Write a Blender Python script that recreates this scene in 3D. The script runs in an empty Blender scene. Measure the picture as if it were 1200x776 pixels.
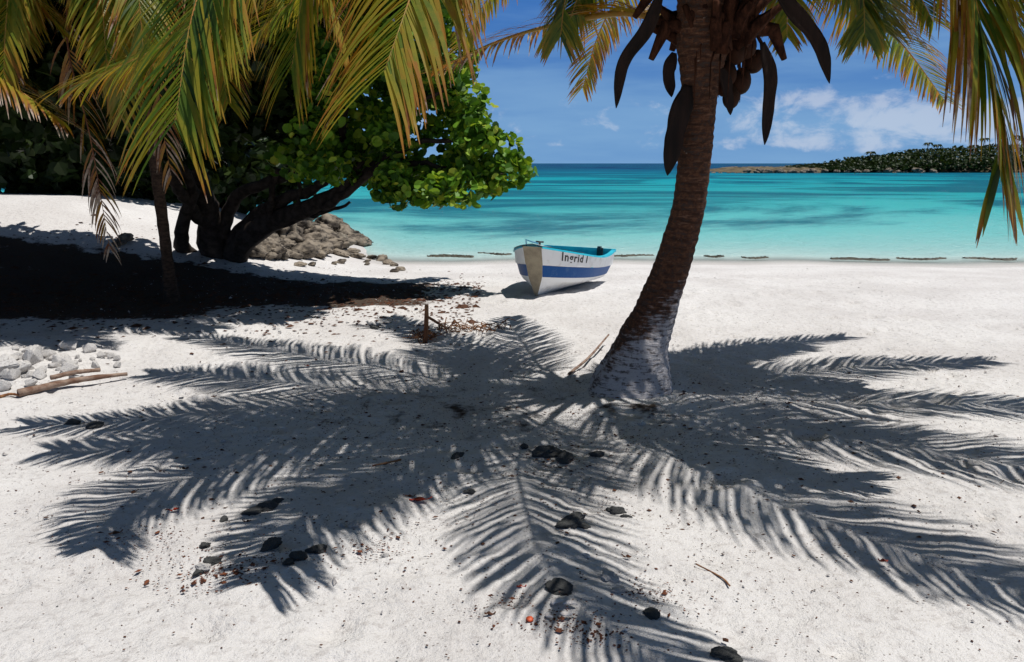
import bpy, bmesh, math, random
import numpy as np
from mathutils import Vector, Matrix, noise as mnoise
random.seed(7); rng = np.random.default_rng(11)
R = math.radians
S = bpy.context.scene
C = S.collection

# ------------------------------------------------------------------ camera
CAM_H, PITCH, F = 1.65, R(11.9), 933.0
cam = bpy.data.cameras.new('camera'); cam.sensor_width = 36; cam.lens = 36*F/1200
cam.clip_start = 0.05; cam.clip_end = 20000
co = bpy.data.objects.new('camera', cam); C.objects.link(co)
co.location = (0, 0, CAM_H); co.rotation_euler = (R(90)-PITCH, 0, 0)
S.camera = co

# ------------------------------------------------------------------ light
SUN_X, SUN_Y = 0.30, -0.06              # metres towards the sun per metre of height
sv = Vector((SUN_X, SUN_Y, 1)).normalized()
sun_el = math.asin(sv.z); sun_az = math.atan2(sv.x, sv.y)
sl = bpy.data.lights.new('sun', 'SUN'); sl.energy = 4.5; sl.angle = R(0.5); sl.color = (1.0, 0.965, 0.91)
so = bpy.data.objects.new('sun', sl); C.objects.link(so)
so.rotation_euler = (-sv).to_track_quat('-Z', 'Y').to_euler(); so.location = (0, 0, 20)

W = bpy.data.worlds.new('World'); S.world = W; W.use_nodes = True
nt = W.node_tree; nt.nodes.clear()
def N(nt, t, **k):
    n = nt.nodes.new(t)
    for a, v in k.items(): setattr(n, a, v)
    return n
def L(nt, a, b): nt.links.new(a, b)
def val(nt, sock, v):
    if isinstance(v, (int, float, tuple, list)): sock.default_value = v
    else: nt.links.new(v, sock)
def mth(nt, op, a, b=0.0, c=0.0, clamp=False):
    n = N(nt, 'ShaderNodeMath', operation=op, use_clamp=clamp)
    val(nt, n.inputs[0], a); val(nt, n.inputs[1], b)
    if op in ('MULTIPLY_ADD', 'COMPARE', 'SMOOTH_MIN'): val(nt, n.inputs[2], c)
    return n.outputs[0]
def mix(nt, f, a, b, blend='MIX'):
    n = N(nt, 'ShaderNodeMix', data_type='RGBA', blend_type=blend)
    val(nt, n.inputs[0], f); val(nt, n.inputs[6], a); val(nt, n.inputs[7], b)
    return n.outputs[2]
def smooth(nt, x, a, b, lo=0.0, hi=1.0):
    n = N(nt, 'ShaderNodeMapRange', interpolation_type='SMOOTHSTEP')
    val(nt, n.inputs[0], x)
    n.inputs[1].default_value = a; n.inputs[2].default_value = b
    n.inputs[3].default_value = lo; n.inputs[4].default_value = hi
    return n.outputs[0]
def nz(nt, vec, scale, detail=4, rough=0.55, dist=0.0):
    n = N(nt, 'ShaderNodeTexNoise'); n.inputs['Scale'].default_value = scale
    n.inputs['Detail'].default_value = detail; n.inputs['Roughness'].default_value = rough
    n.inputs['Distortion'].default_value = dist
    if vec is not None: L(nt, vec, n.inputs['Vector'])
    return n.outputs['Fac']
sky = N(nt, 'ShaderNodeTexSky', sky_type='NISHITA'); sky.sun_disc = False
sky.sun_elevation = sun_el; sky.sun_rotation = sun_az; sky.air_density = 1.0; sky.dust_density = 0.3; sky.ozone_density = 3.0
tc = N(nt, 'ShaderNodeTexCoord'); sp = N(nt, 'ShaderNodeSeparateXYZ'); L(nt, tc.outputs['Generated'], sp.inputs[0])
az = mth(nt, 'ARCTAN2', sp.outputs[0], sp.outputs[1]); el = mth(nt, 'ARCSINE', sp.outputs[2])
cv = N(nt, 'ShaderNodeCombineXYZ'); L(nt, az, cv.inputs[0]); L(nt, mth(nt, 'MULTIPLY', el, 1.6), cv.inputs[1])
cs = N(nt, 'ShaderNodeCombineXYZ'); L(nt, az, cs.inputs[0]); L(nt, mth(nt, 'MULTIPLY', el, 7.0), cs.inputs[1])
tint = mix(nt, 1.0, sky.outputs[0], (0.66, 0.68, 0.64, 1), 'MULTIPLY')
# thin pale veil low in the sky, streaked along the horizon
veil = mth(nt, 'MULTIPLY', nz(nt, cs.outputs[0], 2.6, 5, 0.55), smooth(nt, el, 0.42, 0.05))
veil = smooth(nt, veil, 0.30, 0.60, 0, 0.45)
haze = mix(nt, smooth(nt, el, 0.0, 0.17), (2.0, 4.5, 8.6, 1), (.62, 2.35, 6.9, 1))
tint = mix(nt, smooth(nt, el, 0.42, 0.16, 0, .96), tint, haze)
c1 = mix(nt, veil, tint, (3.7, 6.5, 9.8, 1))
# cumulus heaps over the horizon
big = nz(nt, cv.outputs[0], 20.0, 8, 0.6, 0.3)
band = mth(nt, 'MULTIPLY', smooth(nt, el, 0.0, 0.022), smooth(nt, el, 0.112, 0.06))
side = mth(nt, 'ADD', smooth(nt, az, 0.20, 0.38, 0.55, 1.0), 0.0)
cum = mth(nt, 'MULTIPLY', band, side)
cum = smooth(nt, mth(nt, 'MULTIPLY_ADD', cum, 0.36, mth(nt, 'SUBTRACT', big, 0.34)), 0.39, 0.60, 0, 0.46)
c2 = mix(nt, cum, c1, (10.2, 10.6, 11.6, 1))
bg = N(nt, 'ShaderNodeBackground'); bg.inputs[1].default_value = 0.068
L(nt, c2, bg.inputs[0]); wo = N(nt, 'ShaderNodeOutputWorld'); L(nt, bg.outputs[0], wo.inputs[0])

S.view_settings.view_transform = 'Standard'; S.view_settings.look = 'None'
S.view_settings.exposure = 0.06; S.view_settings.gamma = 1.0; S.view_settings.use_curve_mapping = False
S.cycles.max_bounces = 6; S.cycles.transparent_max_bounces = 8; S.cycles.sample_clamp_indirect = 4

# ------------------------------------------------------------------ helpers
def props(o, label=None, cat=None, group=None, kind=None):
    if label: o['label'] = label
    if cat: o['category'] = cat
    if group: o['group'] = group
    if kind: o['kind'] = kind
    return o
def empty(name, loc, label, cat, group=None):
    o = bpy.data.objects.new(name, None); C.objects.link(o); o.location = loc
    o.empty_display_size = 0.2
    return props(o, label, cat, group)
def link(name, me, mats, parent=None, loc=None):
    o = bpy.data.objects.new(name, me); C.objects.link(o)
    for m in (mats if isinstance(mats, (list, tuple)) else [mats]):
        if m.name not in [x.name for x in me.materials if x]: me.materials.append(m)
    if parent is not None: o.parent = parent
    if loc is not None: o.location = loc
    return o
def np_mesh(name, V, Fs, smooth_=True, attr=None):
    """V (n,3); Fs (m,k) array; attr {name: per-vertex floats}"""
    me = bpy.data.meshes.new(name); V = np.asarray(V, np.float32); Fs = np.asarray(Fs, np.int32)
    me.vertices.add(len(V)); me.vertices.foreach_set('co', V.ravel())
    m, k = Fs.shape
    me.loops.add(m*k); me.loops.foreach_set('vertex_index', Fs.ravel())
    me.polygons.add(m); me.polygons.foreach_set('loop_start', np.arange(0, m*k, k, dtype=np.int32))
    me.polygons.foreach_set('loop_total', np.full(m, k, np.int32))
    me.polygons.foreach_set('use_smooth', np.full(m, smooth_, bool))
    me.update(calc_edges=True)
    for a, v in (attr or {}).items():
        at = me.attributes.new(a, 'FLOAT', 'POINT'); at.data.foreach_set('value', np.asarray(v, np.float32))
    return me
class MB:
    def __init__(s): s.v = []; s.f = []; s.a = []
    def add(s, vs, fs, a=0.0):
        b = len(s.v); s.v += [tuple(p) for p in vs]; s.f += [tuple(b+i for i in f) for f in fs]
        s.a += (list(a) if hasattr(a, '__len__') else [a]*len(vs))
    def tube(s, pts, rad, n=8, a=0.0, cap=True, rough=0.0):
        pts = [Vector(p) for p in pts]; m = len(pts)
        if not hasattr(rad, '__len__'): rad = [rad]*m
        ref = Vector((0.31, 0.77, 0.2)); rings = []
        for i, p in enumerate(pts):
            t = (pts[min(i+1, m-1)] - pts[max(i-1, 0)]).normalized()
            u = ref - t*ref.dot(t)
            u = (u if u.length > 1e-4 else Vector((1, 0, 0))).normalized(); ref = u; w = t.cross(u)
            for k in range(n):
                q = 2*math.pi*k/n; rr = rad[i]*(1 + (random.uniform(-rough, rough) if rough else 0))
                rings.append(p + (u*math.cos(q) + w*math.sin(q))*rr)
        fs = [(i*n+k, i*n+(k+1) % n, (i+1)*n+(k+1) % n, (i+1)*n+k) for i in range(m-1) for k in range(n)]
        if cap:
            fs += [tuple(range(n-1, -1, -1)), tuple((m-1)*n+k for k in range(n))]
        s.add(rings, fs, a)
    def box(s, c, d, rot=None, a=0.0):
        vs = [Vector((x*d[0]/2, y*d[1]/2, z*d[2]/2)) for x in (-1, 1) for y in (-1, 1) for z in (-1, 1)]
        if rot is not None: vs = [rot @ v for v in vs]
        s.add([v + Vector(c) for v in vs], [(0, 1, 3, 2), (4, 6, 7, 5), (0, 4, 5, 1), (2, 3, 7, 6), (0, 2, 6, 4), (1, 5, 7, 3)], a)
    def mesh(s, name, smooth_=True):
        me = bpy.data.meshes.new(name); me.from_pydata(s.v, [], s.f)
        me.polygons.foreach_set('use_smooth', [smooth_]*len(me.polygons))
        at = me.attributes.new('tone', 'FLOAT', 'POINT'); at.data.foreach_set('value', s.a); me.update()
        return me
def crom(pts, n):
    """Catmull-Rom through the points, n samples spaced by parameter"""
    P = [Vector(p) for p in pts]; P = [P[0]*2-P[1]] + P + [P[-1]*2-P[-2]]; out = []
    m = len(P)-3
    for i in range(n):
        t = i/(n-1)*m; k = min(int(t), m-1); u = t-k
        a, b, c, d = P[k:k+4]
        out.append(0.5*((2*b) + (c-a)*u + (2*a-5*b+4*c-d)*u*u + (3*b-a-3*c+d)*u**3))
    # resample evenly by length
    Ls = [0]
    for i in range(1, n): Ls.append(Ls[-1] + (out[i]-out[i-1]).length)
    res = []; j = 0
    for i in range(n):
        t = Ls[-1]*i/(n-1)
        while j < n-2 and Ls[j+1] < t: j += 1
        res.append(out[j].lerp(out[j+1], (t-Ls[j])/max(Ls[j+1]-Ls[j], 1e-9)))
    return res, Ls[-1]

# value noise
def _h(i, j, s):
    n = (i*374761393 + j*668265263 + s*1442695041) & 0xFFFFFFFF
    n = ((n ^ (n >> 13))*1274126177) & 0xFFFFFFFF
    return ((n ^ (n >> 16)) & 0xFFFF)/65535.0
def vn(x, y, s=0):
    x = np.asarray(x, float); y = np.asarray(y, float)
    xi = np.floor(x).astype(np.int64); yi = np.floor(y).astype(np.int64); fx = x-xi; fy = y-yi
    fx = fx*fx*(3-2*fx); fy = fy*fy*(3-2*fy)
    return (_h(xi, yi, s)*(1-fx) + _h(xi+1, yi, s)*fx)*(1-fy) + (_h(xi, yi+1, s)*(1-fx) + _h(xi+1, yi+1, s)*fx)*fy
def fbm(x, y, s=0, o=4):
    t = 0; a = .5; n = 0
    for k in range(o): t = t + a*vn(x*2**k, y*2**k, s+k*17); n += a; a *= .5
    return t/n - .5
def sst(x, a, b):
    t = np.clip((x-a)/(b-a), 0, 1); return t*t*(3-2*t)

SEA = -0.35
def shore(x):
    x = np.asarray(x, float)
    return 16.0 + 4.6*sst(x, -2.2, -5.5) + 4.5*sst(x, -6, -11) + 0.35*np.sin(x*0.35+1) + 0.10*np.sin(x*1.3) + 0.05*np.sin(x*3.1+2) + 0.012*np.clip(x, 0, 60)**1.2 + 3*np.clip((-x-14)/30, 0, 20)
def base_h(x, y):
    x = np.asarray(x, float); y = np.asarray(y, float); ys = shore(x)
    z = SEA*sst(y, 9.0, 16.0)*0 + SEA*np.clip((y-10.0)/(ys-10.0), 0, 1)
    z = np.where(y > ys, SEA - 0.055*(y-ys), z)
    z = np.maximum(z, -5)
    dune = 1.2*sst(x, -2.6, -8.4)*sst(y, 9.6, 14.0)*sst(y, 24, 18) + 1.0*sst(x, -14, -30)*sst(y, 8, 20)*sst(y, 40, 24)
    z = z + dune
    near = sst(y, 15.4, 12.5)
    z = z + near*(0.10*fbm(x*0.45, y*0.45, 3, 3) + 0.05*fbm(x*1.7, y*1.7, 5, 3)) + 0.05*sst(x, -3, -4.5)*sst(y, 5.6, 6.4)*sst(y, 8, 7)
    # low swell of sand round the foot of the palm
    z = z + 0.06*np.exp(-((x-0.9)**2+(y-5.75)**2)/0.5)
    return z
def hz(x, y): return float(base_h(x, y))
def ray(px, py):
    dx = (px-600)/F; dz = (388-py)/F
    return Vector((dx, math.cos(PITCH)+dz*math.sin(PITCH), -math.sin(PITCH)+dz*math.cos(PITCH)))
def G(px, py):
    """ground point below a picture point"""
    d = ray(px, py); t = 0.8
    while t < 60:
        p = d*t
        if CAM_H + p.z < hz(p.x, p.y): break
        t *= 1.004
    return Vector((p.x, p.y, hz(p.x, p.y)))
def at(px, py, Y):
    d = ray(px, py); t = Y/d.y
    return Vector((d.x*t, Y, CAM_H+d.z*t))

# ------------------------------------------------------------------ materials
def mat(name, color=(.5, .5, .5), rough=.6, spec=.3):
    m = bpy.data.materials.new(name); m.use_nodes = True; nt = m.node_tree
    b = nt.nodes['Principled BSDF']; b.inputs['Base Color'].default_value = (*color, 1)
    b.inputs['Roughness'].default_value = rough; b.inputs['Specular IOR Level'].default_value = spec
    return m, nt, b
def bump(nt, b, h, strength, dist=0.01):
    n = N(nt, 'ShaderNodeBump'); n.inputs['Strength'].default_value = strength; n.inputs['Distance'].default_value = dist
    L(nt, h, n.inputs['Height']); L(nt, n.outputs[0], b.inputs['Normal'])
def pos(nt): return N(nt, 'ShaderNodeNewGeometry').outputs['Position']
def objc(nt): return N(nt, 'ShaderNodeTexCoord').outputs['Object']
def ramp(nt, f, stops):
    n = N(nt, 'ShaderNodeValToRGB'); e = n.color_ramp.elements
    while len(e) < len(stops): e.new(0.5)
    for i, (p, c) in enumerate(stops): e[i].position = p; e[i].color = (*c, 1)
    L(nt, f, n.inputs[0]); return n.outputs[0]
def attr(nt, name):
    n = N(nt, 'ShaderNodeAttribute'); n.attribute_name = name; return n.outputs['Fac']
def srgb(r, g, b): return tuple(((c/255+.055)/1.055)**2.4 if c > 10 else c/255/12.92 for c in (r, g, b))

def sand_mat():
    m, nt, b = mat('coral_sand', rough=.95, spec=.1); p = pos(nt)
    big = nz(nt, p, 0.7, 4); fine = nz(nt, p, 22, 6, .65); gr = nz(nt, p, 130, 3, .7)
    col = mix(nt, smooth(nt, big, .35, .65), (.70, .68, .665, 1), (.61, .585, .57, 1))
    col = mix(nt, smooth(nt, fine, .50, .72, 0, .55), col, (.36, .325, .31, 1))
    # dark grains and tiny fragments
    v = N(nt, 'ShaderNodeTexVoronoi'); v.inputs['Scale'].default_value = 70; L(nt, p, v.inputs['Vector'])
    vc = N(nt, 'ShaderNodeSeparateColor'); L(nt, v.outputs['Color'], vc.inputs[0])
    rr = mth(nt, 'MULTIPLY', smooth(nt, vc.outputs[0], .62, 1.0), 0.34)
    spk = mth(nt, 'LESS_THAN', v.outputs['Distance'], rr)
    col = mix(nt, mth(nt, 'MULTIPLY', spk, mth(nt, 'MULTIPLY', smooth(nt, nz(nt, p, 5, 4, .6), .42, .62), .7)), col, (.16, .13, .12, 1))
    v2 = N(nt, 'ShaderNodeTexVoronoi'); v2.inputs['Scale'].default_value = 9; L(nt, p, v2.inputs['Vector']); v2.inputs['Scale'].default_value = 16
    v2c = N(nt, 'ShaderNodeSeparateColor'); L(nt, v2.outputs['Color'], v2c.inputs[0])
    s2 = mth(nt, 'LESS_THAN', v2.outputs['Distance'], mth(nt, 'MULTIPLY', smooth(nt, v2c.outputs[1], .8, 1.0), .13))
    # damp humus under the sea grape, dark palm patches with painted shade and wet sand by the water (attributes of the sheet)
    hum_shade = attr(nt, 'humus_shade'); wet = attr(nt, 'wet')
    hm = smooth(nt, mth(nt, 'MULTIPLY_ADD', mth(nt, 'SUBTRACT', nz(nt, p, 3.5, 5, .65), .5), 1.1, hum_shade), .45, .62)
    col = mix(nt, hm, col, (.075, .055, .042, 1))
    col = mix(nt, mth(nt, 'MULTIPLY', wet, .42), col, (.33, .31, .29, 1))
    L(nt, col, b.inputs['Base Color'])
    h = mth(nt, 'ADD', mth(nt, 'MULTIPLY', fine, 1.0), mth(nt, 'MULTIPLY', gr, .35))
    h = mth(nt, 'ADD', h, mth(nt, 'MULTIPLY', nz(nt, p, 6, 4, .6), 1.6))
    bump(nt, b, h, 1.0, .022); return m
def water_mat():
    m, nt, b = mat('lagoon_water', rough=.2, spec=.08); p = pos(nt); b.inputs['IOR'].default_value = 1.33
    d = attr(nt, 'offshore')               # log10(1 + metres from the shore)
    mp = N(nt, 'ShaderNodeMapping'); mp.inputs['Scale'].default_value = (.05, .06, .1); L(nt, p, mp.inputs[0])
    n1 = nz(nt, mp.outputs[0], 1.0, 8, .62, .5)
    mp2 = N(nt, 'ShaderNodeMapping'); mp2.inputs['Scale'].default_value = (.022, .032, .1); L(nt, p, mp2.inputs[0])
    n2 = nz(nt, mp2.outputs[0], 1.6, 9, .66, .8)
    dd = mth(nt, 'MULTIPLY_ADD', mth(nt, 'SUBTRACT', n1, .5), .42, d)
    t = mth(nt, 'DIVIDE', dd, 3.2)
    col = ramp(nt, t, [(0.0, (.58, .60, .57)), (.09, (.46, .58, .56)), (.18, (.29, .50, .49)), (.30, (.15, .46, .46)),
                       (.42, (.05, .38, .40)), (.51, (.018, .31, .35)), (.62, (.006, .27, .33)), (.71, (.003, .13, .23)), (.78, (.001, .022, .10))])
    grass = smooth(nt, mth(nt, 'MULTIPLY_ADD', smooth(nt, t, .22, .42), .13, n2), .56, .68, 0, .85)
    col = mix(nt, grass, col, (.004, .09, .15, 1))
    L(nt, col, b.inputs['Base Color'])
    m3 = N(nt, 'ShaderNodeMapping'); m3.inputs['Scale'].default_value = (.8, 2.0, 1); L(nt, p, m3.inputs[0])
    w1 = nz(nt, m3.outputs[0], 1.2, 5, .6); w2 = nz(nt, m3.outputs[0], 7, 3, .6)
    h = mth(nt, 'ADD', w1, mth(nt, 'MULTIPLY', w2, .25))
    bn = N(nt, 'ShaderNodeBump'); bn.inputs['Strength'].default_value = .75; bn.inputs['Distance'].default_value = .45; L(nt, h, bn.inputs['Height'])
    df = N(nt, 'ShaderNodeBsdfDiffuse'); gl = N(nt, 'ShaderNodeBsdfGlossy'); gl.inputs['Roughness'].default_value = .12
    fr = N(nt, 'ShaderNodeFresnel'); fr.inputs['IOR'].default_value = 1.33
    L(nt, col, df.inputs[0]); L(nt, bn.outputs[0], df.inputs['Normal']); L(nt, bn.outputs[0], gl.inputs['Normal']); L(nt, bn.outputs[0], fr.inputs['Normal'])
    bx = N(nt, 'ShaderNodeMixShader'); L(nt, mth(nt, 'MINIMUM', mth(nt, 'MULTIPLY', fr.outputs[0], .6), .17), bx.inputs[0]); L(nt, df.outputs[0], bx.inputs[1]); L(nt, gl.outputs[0], bx.inputs[2])
    tr = N(nt, 'ShaderNodeBsdfTransparent'); mx = N(nt, 'ShaderNodeMixShader')
    L(nt, smooth(nt, d, .02, .42, .12, 1.0), mx.inputs[0]); L(nt, tr.outputs[0], mx.inputs[1]); L(nt, bx.outputs[0], mx.inputs[2])
    L(nt, mx.outputs[0], nt.nodes['Material Output'].inputs[0]); nt.nodes.remove(b); return m
def leaf_mat(name, stops, transl=.35, rough=.45, spec=.35, noise_scale=30):
    m, nt, b = mat(name, rough=rough, spec=spec); t = attr(nt, 'tone')
    f = mth(nt, 'MULTIPLY_ADD', mth(nt, 'SUBTRACT', nz(nt, pos(nt), noise_scale, 3), .5), .22, t)
    col = ramp(nt, f, stops); L(nt, col, b.inputs['Base Color'])
    tr = N(nt, 'ShaderNodeBsdfTranslucent'); mx = N(nt, 'ShaderNodeMixShader'); mx.inputs[0].default_value = transl
    hs = mix(nt, 1.0, col, (1.5, 1.35, .6, 1), 'MULTIPLY'); L(nt, hs, tr.inputs[0])
    L(nt, b.outputs[0], mx.inputs[1]); L(nt, tr.outputs[0], mx.inputs[2])
    L(nt, mx.outputs[0], nt.nodes['Material Output'].inputs[0]); return m
def noisy(name, a, b_, scale, rough=.8, spec=.2, bs=.5, bd=.01, lo=.35, hi=.65, coord=None, stretch=None):
    m, nt, b = mat(name, rough=rough, spec=spec); p = objc(nt) if coord != 'pos' else pos(nt)
    if stretch:
        mp = N(nt, 'ShaderNodeMapping'); mp.inputs['Scale'].default_value = stretch; L(nt, p, mp.inputs[0]); p = mp.outputs[0]
    n = nz(nt, p, scale, 6, .65); L(nt, mix(nt, smooth(nt, n, lo, hi), (*a, 1), (*b_, 1)), b.inputs['Base Color'])
    bump(nt, b, n, bs, bd); return m
def trunk_mat():
    m, nt, b = mat('palm_bark', rough=.85, spec=.15); p = pos(nt)
    sp = N(nt, 'ShaderNodeSeparateXYZ'); L(nt, p, sp.inputs[0])
    ring = attr(nt, 'tone')
    n = nz(nt, p, 9, 6, .7); n2 = nz(nt, p, 38, 5, .7)
    mp = N(nt, 'ShaderNodeMapping'); mp.inputs['Scale'].default_value = (6, 6, 40); mp.inputs['Rotation'].default_value = (0, .25, 0); L(nt, p, mp.inputs[0])
    st = nz(nt, mp.outputs[0], 1.6, 5, .65)
    br = mix(nt, smooth(nt, n2, .35, .7), (.050, .022, .013, 1), (.14, .062, .034, 1))
    br = mix(nt, smooth(nt, st, .52, .72, 0, .8), br, (.22, .12, .08, 1))
    br = mix(nt, smooth(nt, ring, .55, .95, 0, .75), br, (.035, .018, .012, 1))
    # pale lichen and old whitewash low on the bole
    hgt = smooth(nt, mth(nt, 'SUBTRACT', sp.outputs[2], mth(nt, 'MULTIPLY', mth(nt, 'SUBTRACT', sp.outputs[0], .95), .9)), 1.0, .15)
    lic = smooth(nt, mth(nt, 'ADD', mth(nt, 'MULTIPLY', hgt, .42), mth(nt, 'ADD', mth(nt, 'MULTIPLY', n, .42), mth(nt, 'MULTIPLY', st, .36))), .60, .74, 0, .85)
    col = mix(nt, lic, br, (.50, .49, .51, 1))
    spot = smooth(nt, nz(nt, p, 16, 5, .7), .66, .72, 0, .7)
    col = mix(nt, spot, col, (.40, .34, .30, 1))
    crk = smooth(nt, mth(nt, 'ADD', mth(nt, 'MULTIPLY', st, .6), mth(nt, 'MULTIPLY', n2, .4)), .50, .40, 0, .85)
    col = mix(nt, crk, col, (.06, .045, .04, 1))
    L(nt, col, b.inputs['Base Color'])
    h = mth(nt, 'ADD', mth(nt, 'MULTIPLY', st, 1.4), n2); bump(nt, b, h, .9, .012); return m

M = {}
M['sand'] = sand_mat(); M['water'] = water_mat(); M['bark'] = trunk_mat()
PALM_STOPS = [(0.0, (.008, .022, .006)), (.22, (.024, .058, .009)), (.42, (.085, .145, .012)), (.60, (.25, .22, .018)), (.80, (.32, .14, .018)), (.91, (.13, .045, .02)), (1.0, (.42, .33, .27))]
M['frond'] = leaf_mat('palm_leaflet', PALM_STOPS, .38)
M['rachis'] = noisy('palm_rachis', (.28, .20, .04), (.36, .16, .035), 6, .5, .3)
M['dead_rachis'] = noisy('dead_palm_rachis', (.22, .10, .05), (.12, .05, .03), 6, .8, .1)
M['grape'] = leaf_mat('sea_grape_leaf', [(0, (.02, .055, .008)), (.35, (.045, .12, .012)), (.6, (.12, .26, .02)), (.8, (.28, .40, .04)), (.93, (.42, .26, .03)), (1.0, (.30, .06, .02))], .30, .5, .22, 12)
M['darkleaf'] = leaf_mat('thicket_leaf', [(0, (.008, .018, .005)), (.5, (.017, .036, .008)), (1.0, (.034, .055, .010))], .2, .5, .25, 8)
M['grape_bark'] = noisy('sea_grape_bark', (.022, .017, .014), (.055, .043, .036), 9, .9, .1, .8, .02, coord='pos')
M['fibre'] = noisy('palm_fibre', (.022, .010, .007), (.07, .028, .016), 24, .95, .05, .9, .02, coord='pos', stretch=(1, 1, .25))
M['spathe'] = noisy('dry_spathe', (.008, .005, .004), (.022, .011, .008), 14, .75, .2, .6, .01, stretch=(1, 1, .15))
M['nut'] = noisy('coconut_husk', (.018, .010, .006), (.045, .018, .010), 9, .7, .1, .2, .01)
M['coral'] = noisy('coral_rubble_stone', (.58, .56, .54), (.24, .21, .20), 9, .9, .15, .7, .02, .45, .75)
M['shore_rock'] = noisy('limestone_shore_rock', (.25, .21, .165), (.045, .038, .033), 3.2, .9, .15, .9, .05, .40, .62, 'pos')
M['dark_stone'] = noisy('dark_pumice', (.028, .03, .032), (.13, .13, .125), 20, .85, .2, .9, .01)
M['grey_wood'] = noisy('bleached_driftwood', (.30, .22, .17), (.14, .075, .05), 18, .85, .15, .7, .01, stretch=(.3, 1, 1))
M['brown_wood'] = noisy('weathered_stake', (.30, .15, .07), (.11, .04, .018), 14, .8, .2, .6, .01, stretch=(1, 1, .2))
M['rust_crumb'] = noisy('rust_brown_crumbs', (.17, .06, .03), (.05, .022, .015), 30, .9, .1)
M['dark_bark'] = noisy('dark_slender_bark', (.03, .02, .014), (.08, .05, .035), 14, .9, .1, .8, .01, coord='pos', stretch=(1, 1, 3))
M['seaweed'] = noisy('wet_seaweed', (.035, .035, .022), (.09, .075, .05), 20, .5, .4, .9, .02)
M['red_leaf'] = noisy('red_fallen_leaf', (.42, .035, .012), (.25, .05, .02), 14, .5, .35, .3, .004)
M['brown_leaf'] = noisy('brown_fallen_leaf', (.11, .045, .022), (.05, .022, .014), 14, .7, .2, .3, .004)
M['shell'] = noisy('shell', (.70, .66, .64), (.42, .38, .36), 20, .5, .35, .4, .005)
M['orange'] = mat('orange_float', (.55, .09, .03), .5)[0]
M['white_paint'] = noisy('white_boat_paint', (.80, .80, .79), (.50, .47, .42), 7, .5, .25, .2, .004, .50, .82)
M['stem_paint'] = noisy('khaki_boat_paint', (.34, .29, .20), (.24, .20, .14), 8, .6, .25, .2, .004)  # khaki, darker than the hull white
M['blue_paint'] = noisy('blue_boat_paint', (.007, .075, .26), (.07, .15, .30), 9, .55, .15, .15, .004, .5, .8)
M['turq_paint'] = noisy('turquoise_boat_paint', (.03, .48, .60), (.02, .36, .50), 6, .5, .3, .15, .004)
M['black_paint'] = mat('black_lettering_paint', (.015, .015, .018), .5)[0]
M['dark_metal'] = mat('dark_fitting', (.03, .035, .04), .4)[0]
M['blue_rail'] = mat('blue_rail_paint', (.06, .22, .38), .4)[0]
M['head_rock'] = noisy('headland_rock', (.17, .135, .085), (.06, .05, .03), .35, .9, .1, .8, .3, coord='pos')

# ------------------------------------------------------------------ ground
def axis(fine_a, fine_b, step, far_neg, far_pos, g=1.09):
    a = list(np.arange(fine_a, fine_b, step))
    x, s = fine_b, step; up = []
    while x < far_pos: up.append(x); s *= g; x += s
    up.append(far_pos); x, s = fine_a-step, step; dn = []
    while x > far_neg: dn.append(x); s *= g; x -= s
    dn.append(far_neg); return np.array(dn[::-1] + a + up)
def grid_faces(nx, ny):
    i = np.arange(nx-1); j = np.arange(ny-1); I, J = np.meshgrid(i, j); a = (J*nx+I).ravel()
    return np.stack([a, a+1, a+nx+1, a+nx], 1)
xs = axis(-4.6, 4.6, .032, -900, 900); ys_ = np.concatenate([axis(1.6, 7.5, .032, -60, 7.5, 1.12)[:-1], np.arange(7.5, 18.5, .07), 18.5+np.cumsum(.07*1.12**np.arange(1, 60))])
ys_ = ys_[ys_ < 700]
X, Y = np.meshgrid(xs, ys_)
Z = base_h(X, Y)
nearm = sst(Y, 14.8, 12)*sst(np.abs(X), 14, 9)*(Y > -2)
fineZ = 0.030*fbm(X*5, Y*5, 21, 4) + 0.016*fbm(X*15, Y*15, 31, 3)
ridged = 0.03*np.abs(fbm(X*3.0, Y*7.0, 51, 3))
Z = Z + nearm*(fineZ - ridged)
for k in range(460):
    cx, cy = rng.uniform(-6, 6), rng.uniform(1.2, 13); r = rng.uniform(.04, .12); dp = rng.uniform(.008, .034)
    ix = np.searchsorted(xs, [cx-3*r, cx+3*r]); iy = np.searchsorted(ys_, [cy-3*r, cy+3*r])
    sl_ = (slice(iy[0], iy[1]), slice(ix[0], ix[1]))
    q = ((X[sl_]-cx)**2 + ((Y[sl_]-cy)*rng.uniform(.8, 1.6))**2)/r**2
    Z[sl_] += -dp*np.exp(-q) + dp*.5*np.exp(-(np.sqrt(q)-1.4)**2*4)
# humus under the sea grape, also darkening its shadow; painted shade at the palm
hum_shade = np.maximum(sst(X, -.2, -1.6)*sst(Y, 8.7, 9.5)*sst(Y, 12.6, 11.6), sst(X, -2.6, -3.8)*sst(Y, 7.9, 8.8)*sst(Y, 12.4, 11.4))*.78
hum_shade = np.maximum(hum_shade, .52*np.exp(-((X-.85)**2/.5+(Y-5.15)**2/.14)))  # paints the core shadow of the palm crown into the sand
hum_shade = np.maximum(hum_shade, .45*np.exp(-((X+0.1)**2/5+(Y-5.2)**2/1.6)))  # broad patch of darker sand left of the palm foot
wet = sst(Y-shore(X)+.35*fbm(X*.7, Y*.2, 41, 3), -.75, -.2)
gme = np_mesh('ground', np.stack([X.ravel(), Y.ravel(), Z.ravel()], 1), grid_faces(len(xs), len(ys_)), True, {'humus_shade': hum_shade.ravel(), 'wet': wet.ravel()})
props(link('beach_sand', gme, M['sand']), kind='structure')

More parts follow.
